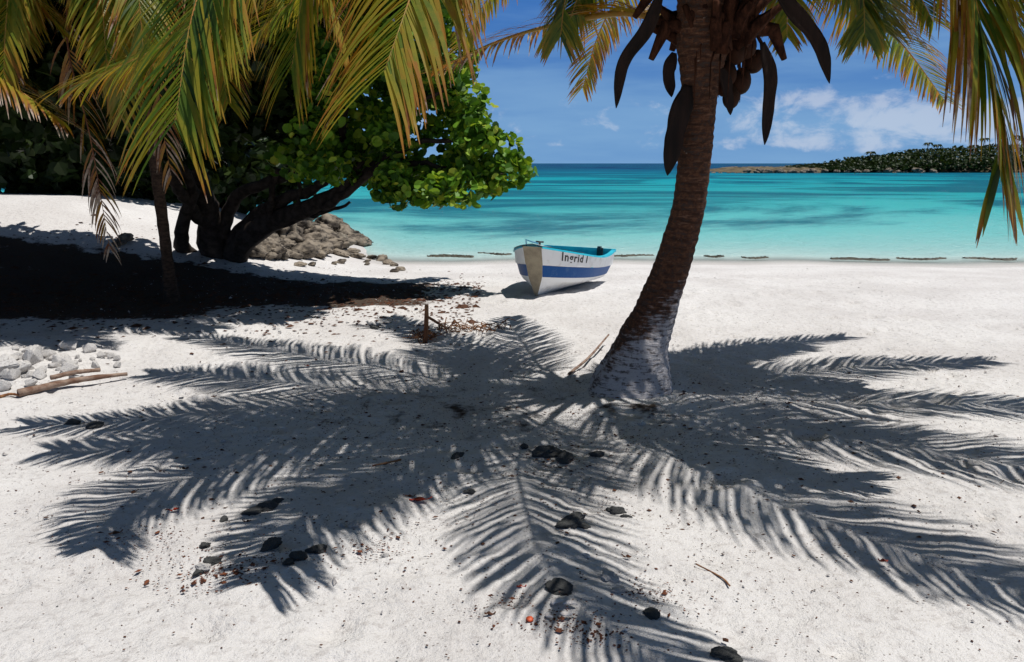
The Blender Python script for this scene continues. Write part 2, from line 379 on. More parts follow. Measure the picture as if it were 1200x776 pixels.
# water sheet
wx = axis(-14, 24, .16, -9000, 9000, 1.12); wy = axis(15.2, 24, .09, 15.1, 12000, 1.045)
X2, Y2 = np.meshgrid(wx, wy); off = Y2 - shore(X2)
near2 = sst(off, 60, 8)
Z2 = SEA + near2*0.05*fbm(X2*.5, Y2*1.6, 77, 3)*sst(off, 0, 3) + near2*.012*np.sin(off*3.2+fbm(X2*.4, Y2*.4, 9, 2)*9)*sst(off, .2, 2)
wme = np_mesh('water', np.stack([X2.ravel(), Y2.ravel(), Z2.ravel()], 1), grid_faces(len(wx), len(wy)), True, {'offshore': np.log10(1+np.clip(off, 0, None)).ravel()})
props(link('sea_water', wme, M['water']), kind='structure')

# ------------------------------------------------------------------ headland
def head_top(x): return SEA + .9*sst(x, 50, 60) + 1.6*sst(x, 70, 120)
hx = np.concatenate([np.linspace(48, 130, 200), np.linspace(131, 420, 120)]); hy = np.linspace(158, 260, 60)
X3, Y3 = np.meshgrid(hx, hy)
cy = 168 + (X3-50)*.12; prof = np.clip(1-((Y3-cy-12-(X3-50)*.25)/(12+(X3-50)*.25))**2, 0, 1)**.5
prof = np.where(Y3 > cy+12+(X3-50)*.25, np.maximum(prof, 1-(Y3-cy-24)/80), prof)
Z3 = -3 + (head_top(X3)+3)*np.clip(prof*1.6, 0, 1) + (prof > 0)*(0.9*fbm(X3*.5, Y3*.5, 90, 4) + .4*fbm(X3*2, Y3*2, 95, 3))*sst(X3, 50, 56)
props(link('headland', np_mesh('headland', np.stack([X3.ravel(), Y3.ravel(), Z3.ravel()], 1), grid_faces(len(hx), len(hy))), M['head_rock']), kind='structure')

def leaves(name, centers, size, mat_, parent, normals=None, tone=(.2, .7), sides=6, up=.45, stuff=False, aspect=1.0):
    """many small leaf blades, each two folded halves, as one mesh"""
    n = len(centers); c = np.asarray(centers)
    nr = rng.normal(size=(n, 3)); nr[:, 2] = np.abs(nr[:, 2])+up; nr /= np.linalg.norm(nr, axis=1)[:, None]
    t = rng.normal(size=(n, 3)); t -= nr*(t*nr).sum(1)[:, None]; t /= np.linalg.norm(t, axis=1)[:, None]; b = np.cross(nr, t)
    s = rng.uniform(.55, 1.15, n)*size
    prof = [(-.95, 0), (-.6, .62), (.1, .95), (.75, .6), (1.0, 0)]     # rounded half outline along the midrib
    V = []
    def P(u, w, lift): return c + t*(u*s)[:, None] + b*(w*s*aspect)[:, None] + nr*(lift*s)[:, None]
    if sides == 10:
        for u, w, lf in [(-.80, 0, 0), (-.92, .42, .12), (-.45, .88, .24), (.15, .98, .26), (.70, .66, .15), (.92, 0, -.06), (.70, -.66, .15), (.15, -.98, .26), (-.45, -.88, .24), (-.92, -.42, .12)]: V.append(P(u, w, lf))
        V = np.stack(V, 1).reshape(-1, 3); q = np.arange(n)*10
        Fs = np.concatenate([np.stack([q+i_ for i_ in f_], 1) for f_ in ((0, 1, 2, 3), (0, 3, 4, 5), (0, 5, 6, 7), (0, 7, 8, 9))])
        return link(name, np_mesh(name, V, Fs, False, {'tone': np.repeat(rng.uniform(tone[0], tone[1], n), 10)}), mat_, parent)
    V.append(P(-.95, 0, 0)); V.append(P(-.55, .68, .18)); V.append(P(.25, .92, .25)); V.append(P(1, 0, -.05)); V.append(P(.25, -.92, .25)); V.append(P(-.55, -.68, .18))
    V = np.stack(V, 1).reshape(-1, 3); bidx = np.arange(n)*6
    Fs = np.concatenate([np.stack([bidx, bidx+1, bidx+2, bidx+3], 1), np.stack([bidx, bidx+3, bidx+4, bidx+5], 1)])
    tn = np.repeat(rng.uniform(tone[0], tone[1], n), 6)
    o = link(name, np_mesh(name, V, Fs, False, {'tone': tn}), mat_, parent)
    return o

# forest mass on the headland
pts = []
for k in range(9500):
    x = 67 + rng.uniform(0, 1)**1.4*200; zt = float(np.interp(x, [66, 74, 80, 90, 100, 110, 125, 400], [1.0, 1.7, 2.9, 4.1, 5.1, 5.7, 6.1, 6.6])) + .9*float(fbm(np.array(x*.45), np.array(0.), 8, 3))*min(1, (x-66)/12)
    dy = rng.uniform(0, 1)**1.6*25+.6; yy = 168+(x-50)*.12+dy; zt = zt*(.35+.65*min(1, dy/8))
    for q in range(5):
        pts.append((x+rng.normal()*.6, yy+rng.normal()*.6, SEA + .55 + rng.uniform(0, 1)**.8*max(zt-SEA-.55, .3)))
props(leaves('headland_forest', pts, .34, M['darkleaf'], None, tone=(0, .9)), 'dark low coastal woodland covering the distant headland', 'woodland', kind='stuff')

# ------------------------------------------------------------------ palm fronds
def frond(name, pts, parent, Lmax=.85, pairs=130, tone=.45, spread=.09, tipbrown=.2, start=.16, width=.022, dead=False, sag=1.0, label=None, skip=0.0, r0=.028, fwd=.62, ragged=.08):
    path, LEN = crom(pts, 60)
    mb = MB()
    for i in range(pairs*2):
        side = 1 if i % 2 else -1
        if random.random() < skip: continue
        u = start + (1-start)*((i//2)+random.uniform(-.2, .2)+.3)/pairs; u = min(max(u, 0), .999)
        f = u*59; k = int(f); p = path[k].lerp(path[min(k+1, 59)], f-k)
        T = (path[min(k+1, 59)]-path[max(k-1, 0)]).normalized()
        up = Vector((0, 0, 1)); sd = T.cross(up)
        sd = (sd if sd.length > .15 else Vector((1, -.2, 0))).normalized(); nrm = sd.cross(T).normalized()
        v = (u-start)/(1-start)
        ln = Lmax*(.55+.45*math.sin(min(v/.35, 1)*math.pi/2))*(1-.62*max(0, (v-.4)/.6)**1.6)*random.uniform(1-ragged*2, 1+ragged)
        ang = fwd + .35*v + random.uniform(-.10, .10)
        lift = random.uniform(.15, .45)*(1-v*.6)
        d = (sd*side*math.cos(ang) + T*math.sin(ang) + nrm*lift).normalized()
        tn0 = tone + random.gauss(0, spread) + .10*v
        seg = 6; q = p.copy(); ps = []; ws = []; ts = []
        w0 = width*random.uniform(.8, 1.15)
        sg = sag*random.uniform(.75, 1.3)
        wa = T - d*T.dot(d); wa = (wa.normalized()*math.cos(.5) + d.cross(wa.normalized())*side*math.sin(.5)).normalized()
        for s in range(seg+1):
            t = s/seg
            w = w0*(.45+.55*min(t*5, 1))*(1-max(0, t-.45)/.55)**.7 + .002
            wv = (wa - d*wa.dot(d)).normalized()
            ps += [q - wv*w/2, q + wv*w/2]
            ts += [tn0 + tipbrown*t*t*random.uniform(.6, 1.3)]*2
            d = (d + Vector((0, 0, -1))*sg*ln*.33*(0.35+t)).normalized()
            q = q + d*ln/seg
        mb.add(ps, [(2*s, 2*s+1, 2*s+3, 2*s+2) for s in range(seg)], [min(max(x, 0.01), .999) for x in ts])
    o = link(name, mb.mesh(name, True), M['frond'], parent)
    if label: o['label'] = label
    r = MB(); r.tube(path, [r0*(1-.93*(i/59)**.8)*(1+1.2*max(0, 1-i/5)) for i in range(60)], 6)
    link('rachis', r.mesh('rachis'), M['dead_rachis'] if dead else M['rachis'], o)
    return o

# ------------------------------------------------------------------ the leaning palm
base = at(742, 452, 5.78); base.z = hz(base.x, base.y)-.05
palm = empty('leaning_coconut_palm', (0, 0, 0), 'big leaning coconut palm with whitened foot, brown ringed trunk and hanging spathes', 'palm tree')
TR = [(738, 470, 112), (740, 452, 100), (745, 432, 80), (753, 400, 61), (766, 370, 52), (780, 333, 45), (791, 302, 42), (800, 271, 39), (808, 240, 38), (814, 186, 38), (819, 124, 40), (820, 93, 44), (824, 50, 60), (830, 10, 72), (838, -40, 76), (844, -90, 60)]
Yt = np.interp(np.arange(len(TR)), [0, 1, len(TR)-1], [5.76, 5.76, 5.42])
tp = []; tr_ = []
for (px, py, w), yy in zip(TR, Yt):
    tp.append(at(px, py, yy)); tr_.append(w/F*yy/2*.98)
n = 170; cp = [Vector(p) for p in tp]; 
lens = np.concatenate([[0], np.cumsum([(cp[i+1]-cp[i]).length for i in range(len(cp)-1)])])
uu = np.linspace(0, lens[-1], n); mbx = [np.interp(uu, lens, [p[i] for p in cp]) for i in range(3)]; rr = np.interp(uu, lens, tr_)
for _ in range(4):
    for a in mbx+[rr]: a[1:-1] = (a[:-2]+2*a[1:-1]+a[2:])/4
V = []; A = []; ns = 48
for i in range(n):
    c = Vector((mbx[0][i], mbx[1][i], mbx[2][i])); j = max(1, min(n-2, i))
    T = Vector((mbx[0][j+1]-mbx[0][j-1], mbx[1][j+1]-mbx[1][j-1], mbx[2][j+1]-mbx[2][j-1])).normalized()
    sx = Vector((1, 0, 0)); sx = (sx-T*sx.dot(T)).normalized(); sy = T.cross(sx)
    for k in range(ns):
        q = 2*math.pi*k/ns
        ph = uu[i]/.062 + .25*math.sin(q+uu[i]*3)+.5*mnoise.noise(Vector((math.cos(q), math.sin(q), uu[i]*2)))
        rg = (ph % 1.0); low = max(0, 1-uu[i]/.7)
        r = rr[i]*(1+.055*(rg-.5)*(1-.6*low) + .05*mnoise.noise(Vector((math.cos(q)*2, math.sin(q)*2, uu[i]*5))) + .035*mnoise.noise(Vector((math.cos(q)*9, math.sin(q)*9, uu[i]*22))) + .05*low*math.sin(q*5+1))
        dv = sx*math.cos(q)+sy*math.sin(q); r *= 1+.75*max(0, 1-uu[i]/.85)**1.3*max(0, -dv.y)
        V.append(c + dv*r); A.append(1-rg if rg > .2 else 1.0)
Fi = [(i*ns+k, i*ns+(k+1) % ns, (i+1)*ns+(k+1) % ns, (i+1)*ns+k) for i in range(n-1) for k in range(ns)]
link('trunk', np_mesh('trunk', np.array([tuple(v) for v in V]), Fi, True, {'tone': A}), M['bark'], palm)

CR = Vector((1.40, 5.42, 2.95))
FR = [  # rachis control points after the crown, leaflet length, tone, kw
 ('B', [(.6, 4.9, 3.5), (-.35, 4.35, 3.35), (-1.02, 3.7, 2.9), (-1.22, 3.33, 2.32), (-1.28, 3.12, 1.80)], .95, .27, dict(pairs=95, tipbrown=.34)),
 ('C', [(.3, 5.2, 3.6), (-.8, 5.05, 3.35), (-1.5, 4.98, 2.78), (-1.95, 4.88, 2.37), (-2.5, 4.80, 2.10)], .85, .38, dict(pairs=95, tipbrown=.32)),
 ('E', [(.95, 4.7, 3.5), (.25, 3.9, 3.35), (-.20, 3.3, 2.8), (-.35, 2.98, 2.24), (-.43, 2.80, 1.95)], .95, .46, dict(pairs=90, tipbrown=.28)),
('B2', [(.5, 5.0, 3.5), (-.3, 4.62, 3.4), (-.82, 4.35, 3.05), (-1.0, 4.18, 2.55), (-1.08, 4.08, 2.1)], .85, .36, dict(tipbrown=.35)),
 ('E2', [(.9, 4.65, 3.6), (.3, 3.95, 3.5), (.0, 3.55, 3.15), (-.1, 3.42, 2.7)], .9, .42, dict(tipbrown=.4)),
 ('F', [(1.3, 6.2, 3.45), (1.1, 7.3, 3.35), (.85, 8.1, 2.9), (.72, 8.45, 2.40)], .62, .52, dict(tipbrown=.3, skip=.12)),
 ('S12', [(.5, 5.9, 3.6), (-.8, 6.6, 3.5), (-1.75, 7.1, 3.05), (-2.4, 7.3, 2.6)], .75, .40, dict()),
 ('S1b', [(.2, 5.5, 3.8), (-.9, 5.8, 3.65), (-1.5, 5.95, 3.2), (-2.1, 6.0, 2.7)], .85, .42, dict()),
 ('S1c', [(.4, 5.0, 3.8), (-.6, 4.65, 3.75), (-1.4, 4.4, 3.2), (-1.9, 4.3, 2.75)], .9, .42, dict()),
 ('G', [(1.9, 5.85, 3.4), (2.3, 6.3, 3.3), (2.78, 6.8, 2.95), (3.4, 7.2, 2.6), (3.93, 7.5, 2.2)], .62, .42, dict(tipbrown=.4)),
 ('H', [(1.68, 4.95, 3.45), (1.98, 4.5, 3.3), (2.12, 4.15, 2.85), (2.18, 3.98, 2.38), (2.29, 3.90, 1.9), (2.33, 3.88, 1.62)], 1.0, .36, dict(pairs=72, fwd=.95, tipbrown=.52, width=.030, spread=.12)),
 ('G2', [(1.8, 5.6, 3.3), (2.2, 5.9, 3.12), (2.55, 6.1, 2.85), (2.75, 6.2, 2.6)], .62, .36, dict(tipbrown=.35, start=.3)),
 ('G3', [(2.3, 5.65, 3.5), (2.95, 5.65, 3.2), (3.3, 5.65, 2.8), (3.4, 5.65, 2.5)], .62, .38, dict(tipbrown=.35, start=.25)),
 ('K2', [(1.0, 5.55, 3.4), (.6, 5.65, 3.15), (.38, 5.7, 2.8), (.33, 5.72, 2.5)], .6, .30, dict(tipbrown=.35, start=.2)),
 ('K3', [(1.05, 5.8, 3.5), (.75, 6.3, 3.3), (.55, 6.7, 3.0), (.45, 6.9, 2.72)], .6, .28, dict(tipbrown=.4, start=.3)),
 ('K4', [(.9, 5.3, 3.6), (.3, 5.2, 3.4), (-.1, 5.15, 3.0), (-.25, 5.1, 2.68)], .6, .36, dict(tipbrown=.22, start=.25)),
 ('G4', [(1.9, 5.9, 3.6), (2.5, 6.4, 3.5), (3.1, 6.8, 3.2), (3.5, 7.0, 2.8)], .6, .36, dict(tipbrown=.3, start=.25)),
 ('G5', [(1.8, 5.55, 3.4), (2.12, 5.6, 3.15), (2.3, 5.6, 2.8), (2.35, 5.6, 2.5)], .55, .30, dict(tipbrown=.22, start=.35)),
 ('I', [(1.7, 5.95, 3.2), (2.02, 6.3, 3.0), (2.13, 6.5, 2.6)], .45, .40, dict(pairs=40, tipbrown=.3, start=.35)),
 ('S8', [(2.3, 5.7, 3.6), (3.3, 6.05, 3.4), (4.1, 6.3, 2.8), (4.65, 6.4, 2.1)], .7, .42, dict()),
 ('S7', [(2.4, 5.3, 3.7), (3.4, 5.2, 3.45), (4.2, 5.1, 2.8), (4.8, 5.05, 2.1)], .8, .42, dict()),
 ('S6', [(2.2, 4.95, 3.6), (3.05, 4.42, 3.45), (3.8, 3.95, 2.95), (4.3, 3.65, 2.3)], .85, .42, dict()),
 ('S5', [(1.85, 4.5, 3.65), (2.3, 3.65, 3.5), (2.75, 2.95, 3.0), (3.05, 2.5, 2.4)], .85, .42, dict()),
 ('S4', [(1.15, 4.4, 3.55), (1.12, 3.45, 3.5), (1.15, 2.75, 3.2), (1.38, 2.25, 2.9), (1.72, 1.85, 2.65)], .72, .42, dict(pairs=85)),
 ('S10', [(1.0, 6.1, 3.6), (.4, 7.2, 3.6), (-.2, 8.0, 3.2), (-.5, 8.4, 2.8)], .6, .5, dict()),
 ('S9', [(2.0, 5.9, 3.7), (2.9, 6.6, 3.6), (3.6, 6.9, 3.3)], .7, .42, dict()),
 ('Y4', [(.6, 4.95, 4.2), (-.2, 4.6, 4.5), (-.9, 4.35, 4.3)], .8, .4, dict()),
 ('Y5', [(2.1, 5.0, 4.2), (2.9, 4.65, 4.3), (3.6, 4.4, 4.0)], .8, .4, dict(start=.3)),
 ('Y6', [(1.5, 4.8, 4.2), (1.65, 4.2, 4.4), (1.75, 3.7, 4.3)], .7, .4, dict(pairs=60)),
 ('Y1', [(1.2, 5.3, 3.9), (.9, 5.1, 4.7), (.4, 4.8, 5.0)], .6, .35, dict(pairs=70)),
 ('Y3', [(1.3, 5.7, 4.0), (1.0, 6.2, 4.8), (.6, 6.7, 5.0)], .6, .35, dict(pairs=70)),
]
for key, pts, lm, tn, kw in FR:
    kw['pairs'] = int(kw.get('pairs', 85)*(2.0 if key in ('B', 'C', 'E', 'B2', 'E2') else 1.6)); kw.setdefault('width', .016 if key in ('B', 'C', 'E', 'B2', 'E2') else .020)
    c0 = CR + (Vector(pts[0])-CR).normalized()*.08 + Vector((0, 0, random.uniform(-.1, .15)))
    frond('frond', [c0]+pts, palm, Lmax=lm, tone=tn, **kw)
frond('frond', [(1.22, 5.6, 2.42), (.95, 6.2, 2.72), (.57, 7.0, 2.82), (-.1, 7.6, 2.74), (-.8, 8.0, 2.5)], palm, Lmax=.6, tone=.72, pairs=80, skip=.15, r0=.045, tipbrown=.25, label='old drooping frond with dry red brown leaflets')

# fibrous heart, dry leaf bases, spathes and nuts
hb = MB()
for k in range(70):
    q = random.uniform(0, 2*math.pi); z0 = random.uniform(2.35, 3.05); rad = .13+.02*random.random()
    p0 = Vector((1.36+.0*z0, 5.46, z0)) + Vector((math.cos(q)*rad, math.sin(q)*rad, 0))
    ln = random.uniform(.2, .5); o_ = Vector((math.cos(q), math.sin(q), random.uniform(.5, 1.6))).normalized()
    pth = [p0, p0+o_*ln*.5, p0+o_*ln+Vector((0, 0, -.03))]
    hb.tube(pth, [.06, .04, .018], 5)
for k in range(80):
    q = random.uniform(0, 2*math.pi); z0 = random.uniform(2.42, 3.0); lo_ = random.uniform(.20, .46)
    lo_ *= 1-.62*max(0, -math.sin(q))**.6
    if math.cos(q) > 0 and math.sin(q) < .25: lo_ = min(lo_, .15)
    p0 = Vector((1.36, 5.46, z0)); o_ = Vector((math.cos(q), math.sin(q), 0))
    hb.tube([p0+o_*.08, p0+o_*lo_*.6+Vector((0, 0, .10)), p0+o_*lo_+Vector((0, 0, .10)), p0+o_*lo_*1.25+Vector((0, 0, random.uniform(-.12, .1)))], [.075, .06, .05, .02], 6)
for k in range(60):
    q = random.uniform(0, 2*math.pi); z0 = random.uniform(2.3, 2.9)
    p0 = Vector((1.36, 5.46, z0)) + Vector((math.cos(q)*.14, math.sin(q)*.14, 0))
    hb.tube([p0, p0+Vector((math.cos(q)*.07, math.sin(q)*.07, -.08)), p0+Vector((math.cos(q)*.06, math.sin(q)*.06, -random.uniform(.15, .4)))], [.007, .005, .002], 4)
link('leaf_bases', hb.mesh('leaf_bases'), M['fibre'], palm)
def blade(pxs, Y, w, name='spathe', thick=.35, label=None):
    """canoe shaped dry spathe following the points"""
    pth, LEN = crom([at(x, y, Y+dy) for x, y, dy in pxs], 26); mb = MB(); vs = []; n_ = 14
    for i, p in enumerate(pth):
        t = i/25; T = (pth[min(i+1, 25)]-pth[max(i-1, 0)]).normalized(); sx = T.cross(Vector((0, 1, 0))).normalized(); sy = T.cross(sx)
        ww = w*(math.sin(math.pi*min(.08+t*.92, 1))**.75)*(1+.12*math.sin(t*9)) + .004
        for k in range(n_):
            q = 2*math.pi*k/n_; w_ = ww*(1+.10*math.sin(k*2.6)+.14*mnoise.noise(Vector((k*.9+w*50, t*7, pxs[0][0])))); vs.append(p + sx*math.cos(q)*w_/2 + sy*(math.sin(q)*w_/2*thick + abs(math.cos(q))*w_*.25))
    fs = [(i*n_+k, i*n_+(k+1) % n_, (i+1)*n_+(k+1) % n_, (i+1)*n_+k) for i in range(25) for k in range(n_)]
    mb.add(vs, fs+[tuple(range(n_))[::-1], tuple(25*n_+k for k in range(n_))]); o = link(name, mb.mesh(name), M['spathe'], palm)
    if label: o['label'] = label
blade([(775, -10, 0), (757, 35, 0), (730, 75, 0), (722, 127, 0)], 5.0, .085, label='long curved dry spathe left of the trunk')
blade([(893, 50, 0), (902, 90, 0), (899, 130, 0), (896, 170, 0)], 5.3, .085, label='spindle shaped spathe hanging alone right of the trunk')
blade([(905, -20, 0), (930, 15, 0), (958, 50, 0), (972, 98, 0)], 5.0, .095, label='broad curved spathe pointing down to the right')
blade([(790, 62, 0), (783, 85, 0), (787, 114, 0)], 5.5, .085)
blade([(806, 100, 0), (794, 140, 0), (786, 180, 0), (782, 206, 0)], 5.42, .14, label='torn dry sheath clinging to the left of the trunk')
blade([(846, 80, 0), (852, 105, 0), (856, 135, 0)], 5.35, .07)
def nut(px, py, Y, r, asp=1.35, tilt=0):
    bm = bmesh.new(); bmesh.ops.create_icosphere(bm, subdivisions=3, radius=1)
    for v in bm.verts:
        z = v.co.z; q = math.atan2(v.co.y, v.co.x); k = 1-.12*z-.06*abs(math.cos(1.5*q)); v.co.x *= k*r; v.co.y *= k*r; v.co.z *= r*asp
    me = bpy.data.meshes.new('coconut'); bm.to_mesh(me); bm.free(); me.polygons.foreach_set('use_smooth', [True]*len(me.polygons))
    o = link('coconut', me, M['nut'], palm, at(px, py, Y)); o.rotation_euler = (tilt*.5, tilt, random.random()*3)
for a in [(868, 95, 5.62, .072, 1.3, .3), (857, 112, 5.6, .06, 1.5, .1), (872, 52, 5.6, .085, 1.2, .2), (884, 72, 5.65, .07, 1.2, .5), (862, 60, 5.55, .075, 1.2, .1), (853, 86, 5.55, .06, 1.4, 0), (876, 38, 5.6, .07, 1.2, .4), (848, 100, 5.6, .05, 1.5, 0)]: nut(*a)
mb = MB()
for x1, y1 in [(868, 90), (857, 104), (872, 46), (884, 66), (862, 52), (895, 55)]:
    mb.tube(crom([at(838, 25, 5.4), at((838+x1)/2+4, 18, 5.5), at(x1, y1, 5.6)], 10)[0], [.018]*5+[.012]*5, 6)
link('fruit_stalk', mb.mesh('fruit_stalk'), M['fibre'], palm)

# ------------------------------------------------------------------ palms at the left
def gen_frond(parent, c, azd, length, rise, droop, lm=.7, tone=.45, **kw):
    a = R(azd); h = Vector((math.sin(a), math.cos(a), 0)); pts = [c]
    for t in (.25, .5, .75, .92, 1.0):
        pts.append(c + h*length*(t if t < .8 else .8+(t-.8)*.6) + Vector((0, 0, rise*math.sin(min(t*1.6, 1)*math.pi/2) - droop*t**2.6)))
    return frond('frond', pts, parent, Lmax=lm, tone=tone, **kw)
def simple_palm(name, x, y, top, lean, r, label):
    e = empty(name, (0, 0, 0), label, 'palm tree'); mb = MB(); g = hz(x, y)-.1
    path = crom([(x, y, g), (x+lean[0]*.2, y+lean[1]*.2, g+(top-g)*.3), (x+lean[0]*.6, y+lean[1]*.6, g+(top-g)*.7), (x+lean[0], y+lean[1], top)], 60)[0]
    mb.tube(path, [r*(1.6-.6*min(i/8, 1))*(1+.05*(i % 3)) for i in range(60)], 14, rough=.03)
    link('trunk', mb.mesh('trunk'), M['dark_bark'], e); return e, path[-1]
p2, c2_ = simple_palm('slender_palm', -4.15, 9.6, 4.3, (.05, -.6), .062, 'slender palm left of the sea grape with dead orange fronds hanging round it')
for azd, ln, ri, dr, tn in [(-150, 3.0, .5, 2.2, .45), (-115, 3.2, .6, 2.0, .45), (-60, 3.0, .7, 1.4, .4), (0, 2.8, .8, 1.5, .4), (60, 3.0, .7, 1.8, .45), (110, 2.9, .6, 2.2, .5), (160, 2.6, .5, 2.4, .42), (-175, 2.2, .3, 2.3, .46), (130, 2.0, .3, 2.4, .45)]:
    gen_frond(p2, c2_, azd, ln, ri, dr, .75, tn, pairs=120, tipbrown=.22)
for pts, tn in [([(-4.3, 8.6, 3.9), (-4.45, 8.4, 2.9), (-4.3, 8.35, 1.9), (-4.22, 8.35, .75)], .80), ([(-3.7, 8.5, 3.9), (-3.5, 8.2, 3.0), (-3.45, 8.1, 2.1), (-3.4, 8.1, 1.5)], .76), ([(-4.0, 8.4, 3.8), (-3.95, 8.0, 2.8), (-4.0, 7.95, 2.0), (-4.05, 7.9, 1.45)], .74), ([(-4.6, 8.7, 3.9), (-5.0, 8.6, 3.0), (-5.0, 8.5, 2.2), (-5.0, 8.5, 1.6)], .72)][:2]:
    frond('dead_frond', [c2_]+pts, p2, Lmax=.55, tone=tn, pairs=60, skip=.3, dead=True, start=.3, sag=1.8, tipbrown=.15, r0=.02, width=.022)
p3, c3_ = simple_palm('edge_palm', -6.9, 7.6, 3.3, (.5, 0), .10, 'palm reaching in from the left edge with yellow and white tipped fronds')
frond('frond', [c3_, (-5.9, 7.5, 3.1), (-5.0, 7.2, 2.75), (-4.3, 7.0, 2.35), (-3.75, 6.9, 1.98)], p3, Lmax=.72, tone=.50, pairs=90, tipbrown=.5, skip=.1, label='yellow frond with bleached leaflet tips')
frond('frond', [c3_, (-6.0, 7.4, 3.5), (-5.0, 7.3, 3.5), (-4.3, 7.35, 3.15), (-3.9, 7.4, 2.75)], p3, Lmax=.7, tone=.45, pairs=70, tipbrown=.35)
for azd, ln, ri, dr in [(-160, 2.8, .7, 1.6), (-110, 3, .7, 1.5), (-60, 3, .7, 1.5), (-20, 3, .8, 1.6), (30, 3.0, .8, 1.3), (70, 2.6, .7, .9)]:
    gen_frond(p3, c3_, azd, ln, ri, dr, .7, .45, pairs=60)
# high frond hanging into the top left corner, from the slender palm
frond('frond', [c2_, (-4.0, 8.3, 4.2), (-4.1, 7.7, 3.75), (-4.35, 7.45, 3.15), (-4.85, 7.35, 2.7), (-5.2, 7.3, 2.35)], p2, Lmax=.85, tone=.36, pairs=110, tipbrown=.2)
frond('frond', [c2_, (-3.6, 8.0, 4.3), (-3.2, 7.1, 3.8), (-3.0, 6.8, 3.1), (-2.95, 6.7, 2.5)], p2, Lmax=.85, tone=.40, pairs=110, tipbrown=.35)

for pts, tn, lm in [([(-4.1, 8.3, 4.3), (-3.7, 7.6, 3.9), (-3.35, 7.25, 3.3), (-3.25, 7.2, 2.8), (-3.25, 7.15, 2.45)], .42, .8), ([(-4.4, 8.4, 4.3), (-4.6, 7.9, 3.9), (-4.55, 7.7, 3.3), (-4.5, 7.65, 2.8)], .36, .8),
                    ([(-3.9, 8.4, 4.4), (-2.9, 7.9, 4.2), (-2.3, 7.7, 3.7), (-2.05, 7.6, 3.1)], .34, .8), ([(-4.3, 8.6, 4.0), (-3.9, 8.2, 3.3), (-3.8, 8.1, 2.6), (-3.85, 8.1, 2.1)], .48, .7)]:
    frond('frond', [c2_]+pts, p2, Lmax=lm, tone=tn, pairs=130, tipbrown=.24)
# ------------------------------------------------------------------ sea grape
def clumps(cents, per, rad, flat=.75):
    out = []
    for c in cents:
        k = int(per*random.uniform(.7, 1.3)); d = rng.normal(size=(k, 3)); d /= np.linalg.norm(d, axis=1)[:, None]
        r = rad*rng.uniform(.35, 1.0, k)**.5*random.uniform(.75, 1.2)
        q = d*r[:, None]; q[:, 2] *= flat; out.append(q+np.array(c))
    return np.concatenate(out)
grape = empty('sea_grape_tree', (0, 0, 0), 'spreading sea grape tree with low dark branches and round green leaves over the black shade', 'tree')
gb = MB()
def br(pts, r0, r1, n_=20, w=.02):
    q = crom(pts, n_)[0]; q = [p + Vector((random.uniform(-w, w), random.uniform(-w, w), random.uniform(-w, w))) for p in q]
    gb.tube(q, [r0+(r1-r0)*i/(n_-1) for i in range(n_)], 9, rough=.06); return q
gbase = at(255, 306, 12.8); gbase.z = hz(gbase.x, gbase.y)-.1
br([gbase, at(250, 288, 12.7), at(246, 262, 12.5), at(240, 235, 12.2), at(228, 190, 11.6)], .27, .09)
br([gbase+Vector((.25, 0, 0)), at(280, 286, 12.6), at(312, 262, 12.3), at(362, 243, 11.9), at(402, 224, 11.5), at(440, 192, 11)], .22, .06)
br([at(272, 284, 12.6), at(296, 258, 12.4), at(326, 237, 12.1), at(370, 220, 11.8), at(400, 190, 11.3)], .13, .05)
br([at(262, 276, 12.6), at(268, 248, 12.5), at(285, 225, 12.2), at(330, 208, 11.8), at(372, 192, 11.4)], .12, .045)
br([at(248, 270, 12.5), at(226, 245, 12), at(205, 215, 11.3), at(170, 170, 10.5)], .12, .045)
br([gbase-Vector((.35, 0, 0)), at(214, 290, 12.5), at(214, 258, 12), at(226, 225, 11.7), at(205, 170, 11)], .13, .05)
br([at(312, 262, 12.3), at(335, 254, 12.1), at(372, 252, 11.9), at(410, 238, 11.6)], .06, .02)
br([at(362, 243, 11.9), at(392, 236, 11.5), at(430, 205, 11), at(480, 170, 10.5), at(540, 165, 10.3), at(575, 180, 10.2)], .07, .02)
br([at(402, 224, 11.5), at(430, 180, 10.9), at(470, 130, 10.5), at(520, 105, 10.3)], .06, .02)
br([at(440, 192, 11), at(490, 190, 10.5), at(550, 205, 10.3), at(590, 205, 10.2)], .045, .015)
br([at(318, 260, 12.2), at(318, 230, 11.9), at(326, 200, 11.6)], .055, .04)
br([at(345, 250, 12), at(352, 225, 11.7), at(348, 205, 11.5)], .035, .025)
br([at(400, 190, 11.3), at(405, 120, 10.8), at(430, 60, 10.5)], .06, .03)
br([at(228, 190, 11.6), at(180, 110, 10.7), at(100, 60, 9.9)], .08, .03)
br([at(228, 190, 11.6), at(260, 110, 11), at(300, 40, 11)], .08, .03)
link('branches', gb.mesh('branches'), M['grape_bark'], grape)
cents = []
def edge(y):            # right hand limit of the crown in the photo, by row
    return float(np.interp(y, [-60, 60, 100, 130, 165, 200, 222, 236], [560, 555, 552, 562, 578, 598, 570, 520]))
tries = 0
while len(cents) < 150 and tries < 9000:
    tries += 1
    py = random.uniform(-90, 222); px = random.uniform(340, 600); Yd = random.uniform(9.8, 12.6)
    if px > edge(py)-14 or (px < 430 and py > 200): continue
    if px < 470 and py > 205 and random.random() < .6: continue
    p = at(px, py, Yd)
    if p.z < 1.15 or p.z > 4.1: continue
    if all((p-q).length > .30 for q in cents): cents.append(p)
for px, py in [(590, 202), (600, 200), (575, 215), (560, 160), (540, 222), (505, 224), (470, 226), (548, 120), (520, 215), (585, 180), (455, 218)]:
    cents.append(at(px, py, 10.0+random.uniform(-.1, .4)))
A1 = clumps(cents, 98, .30)
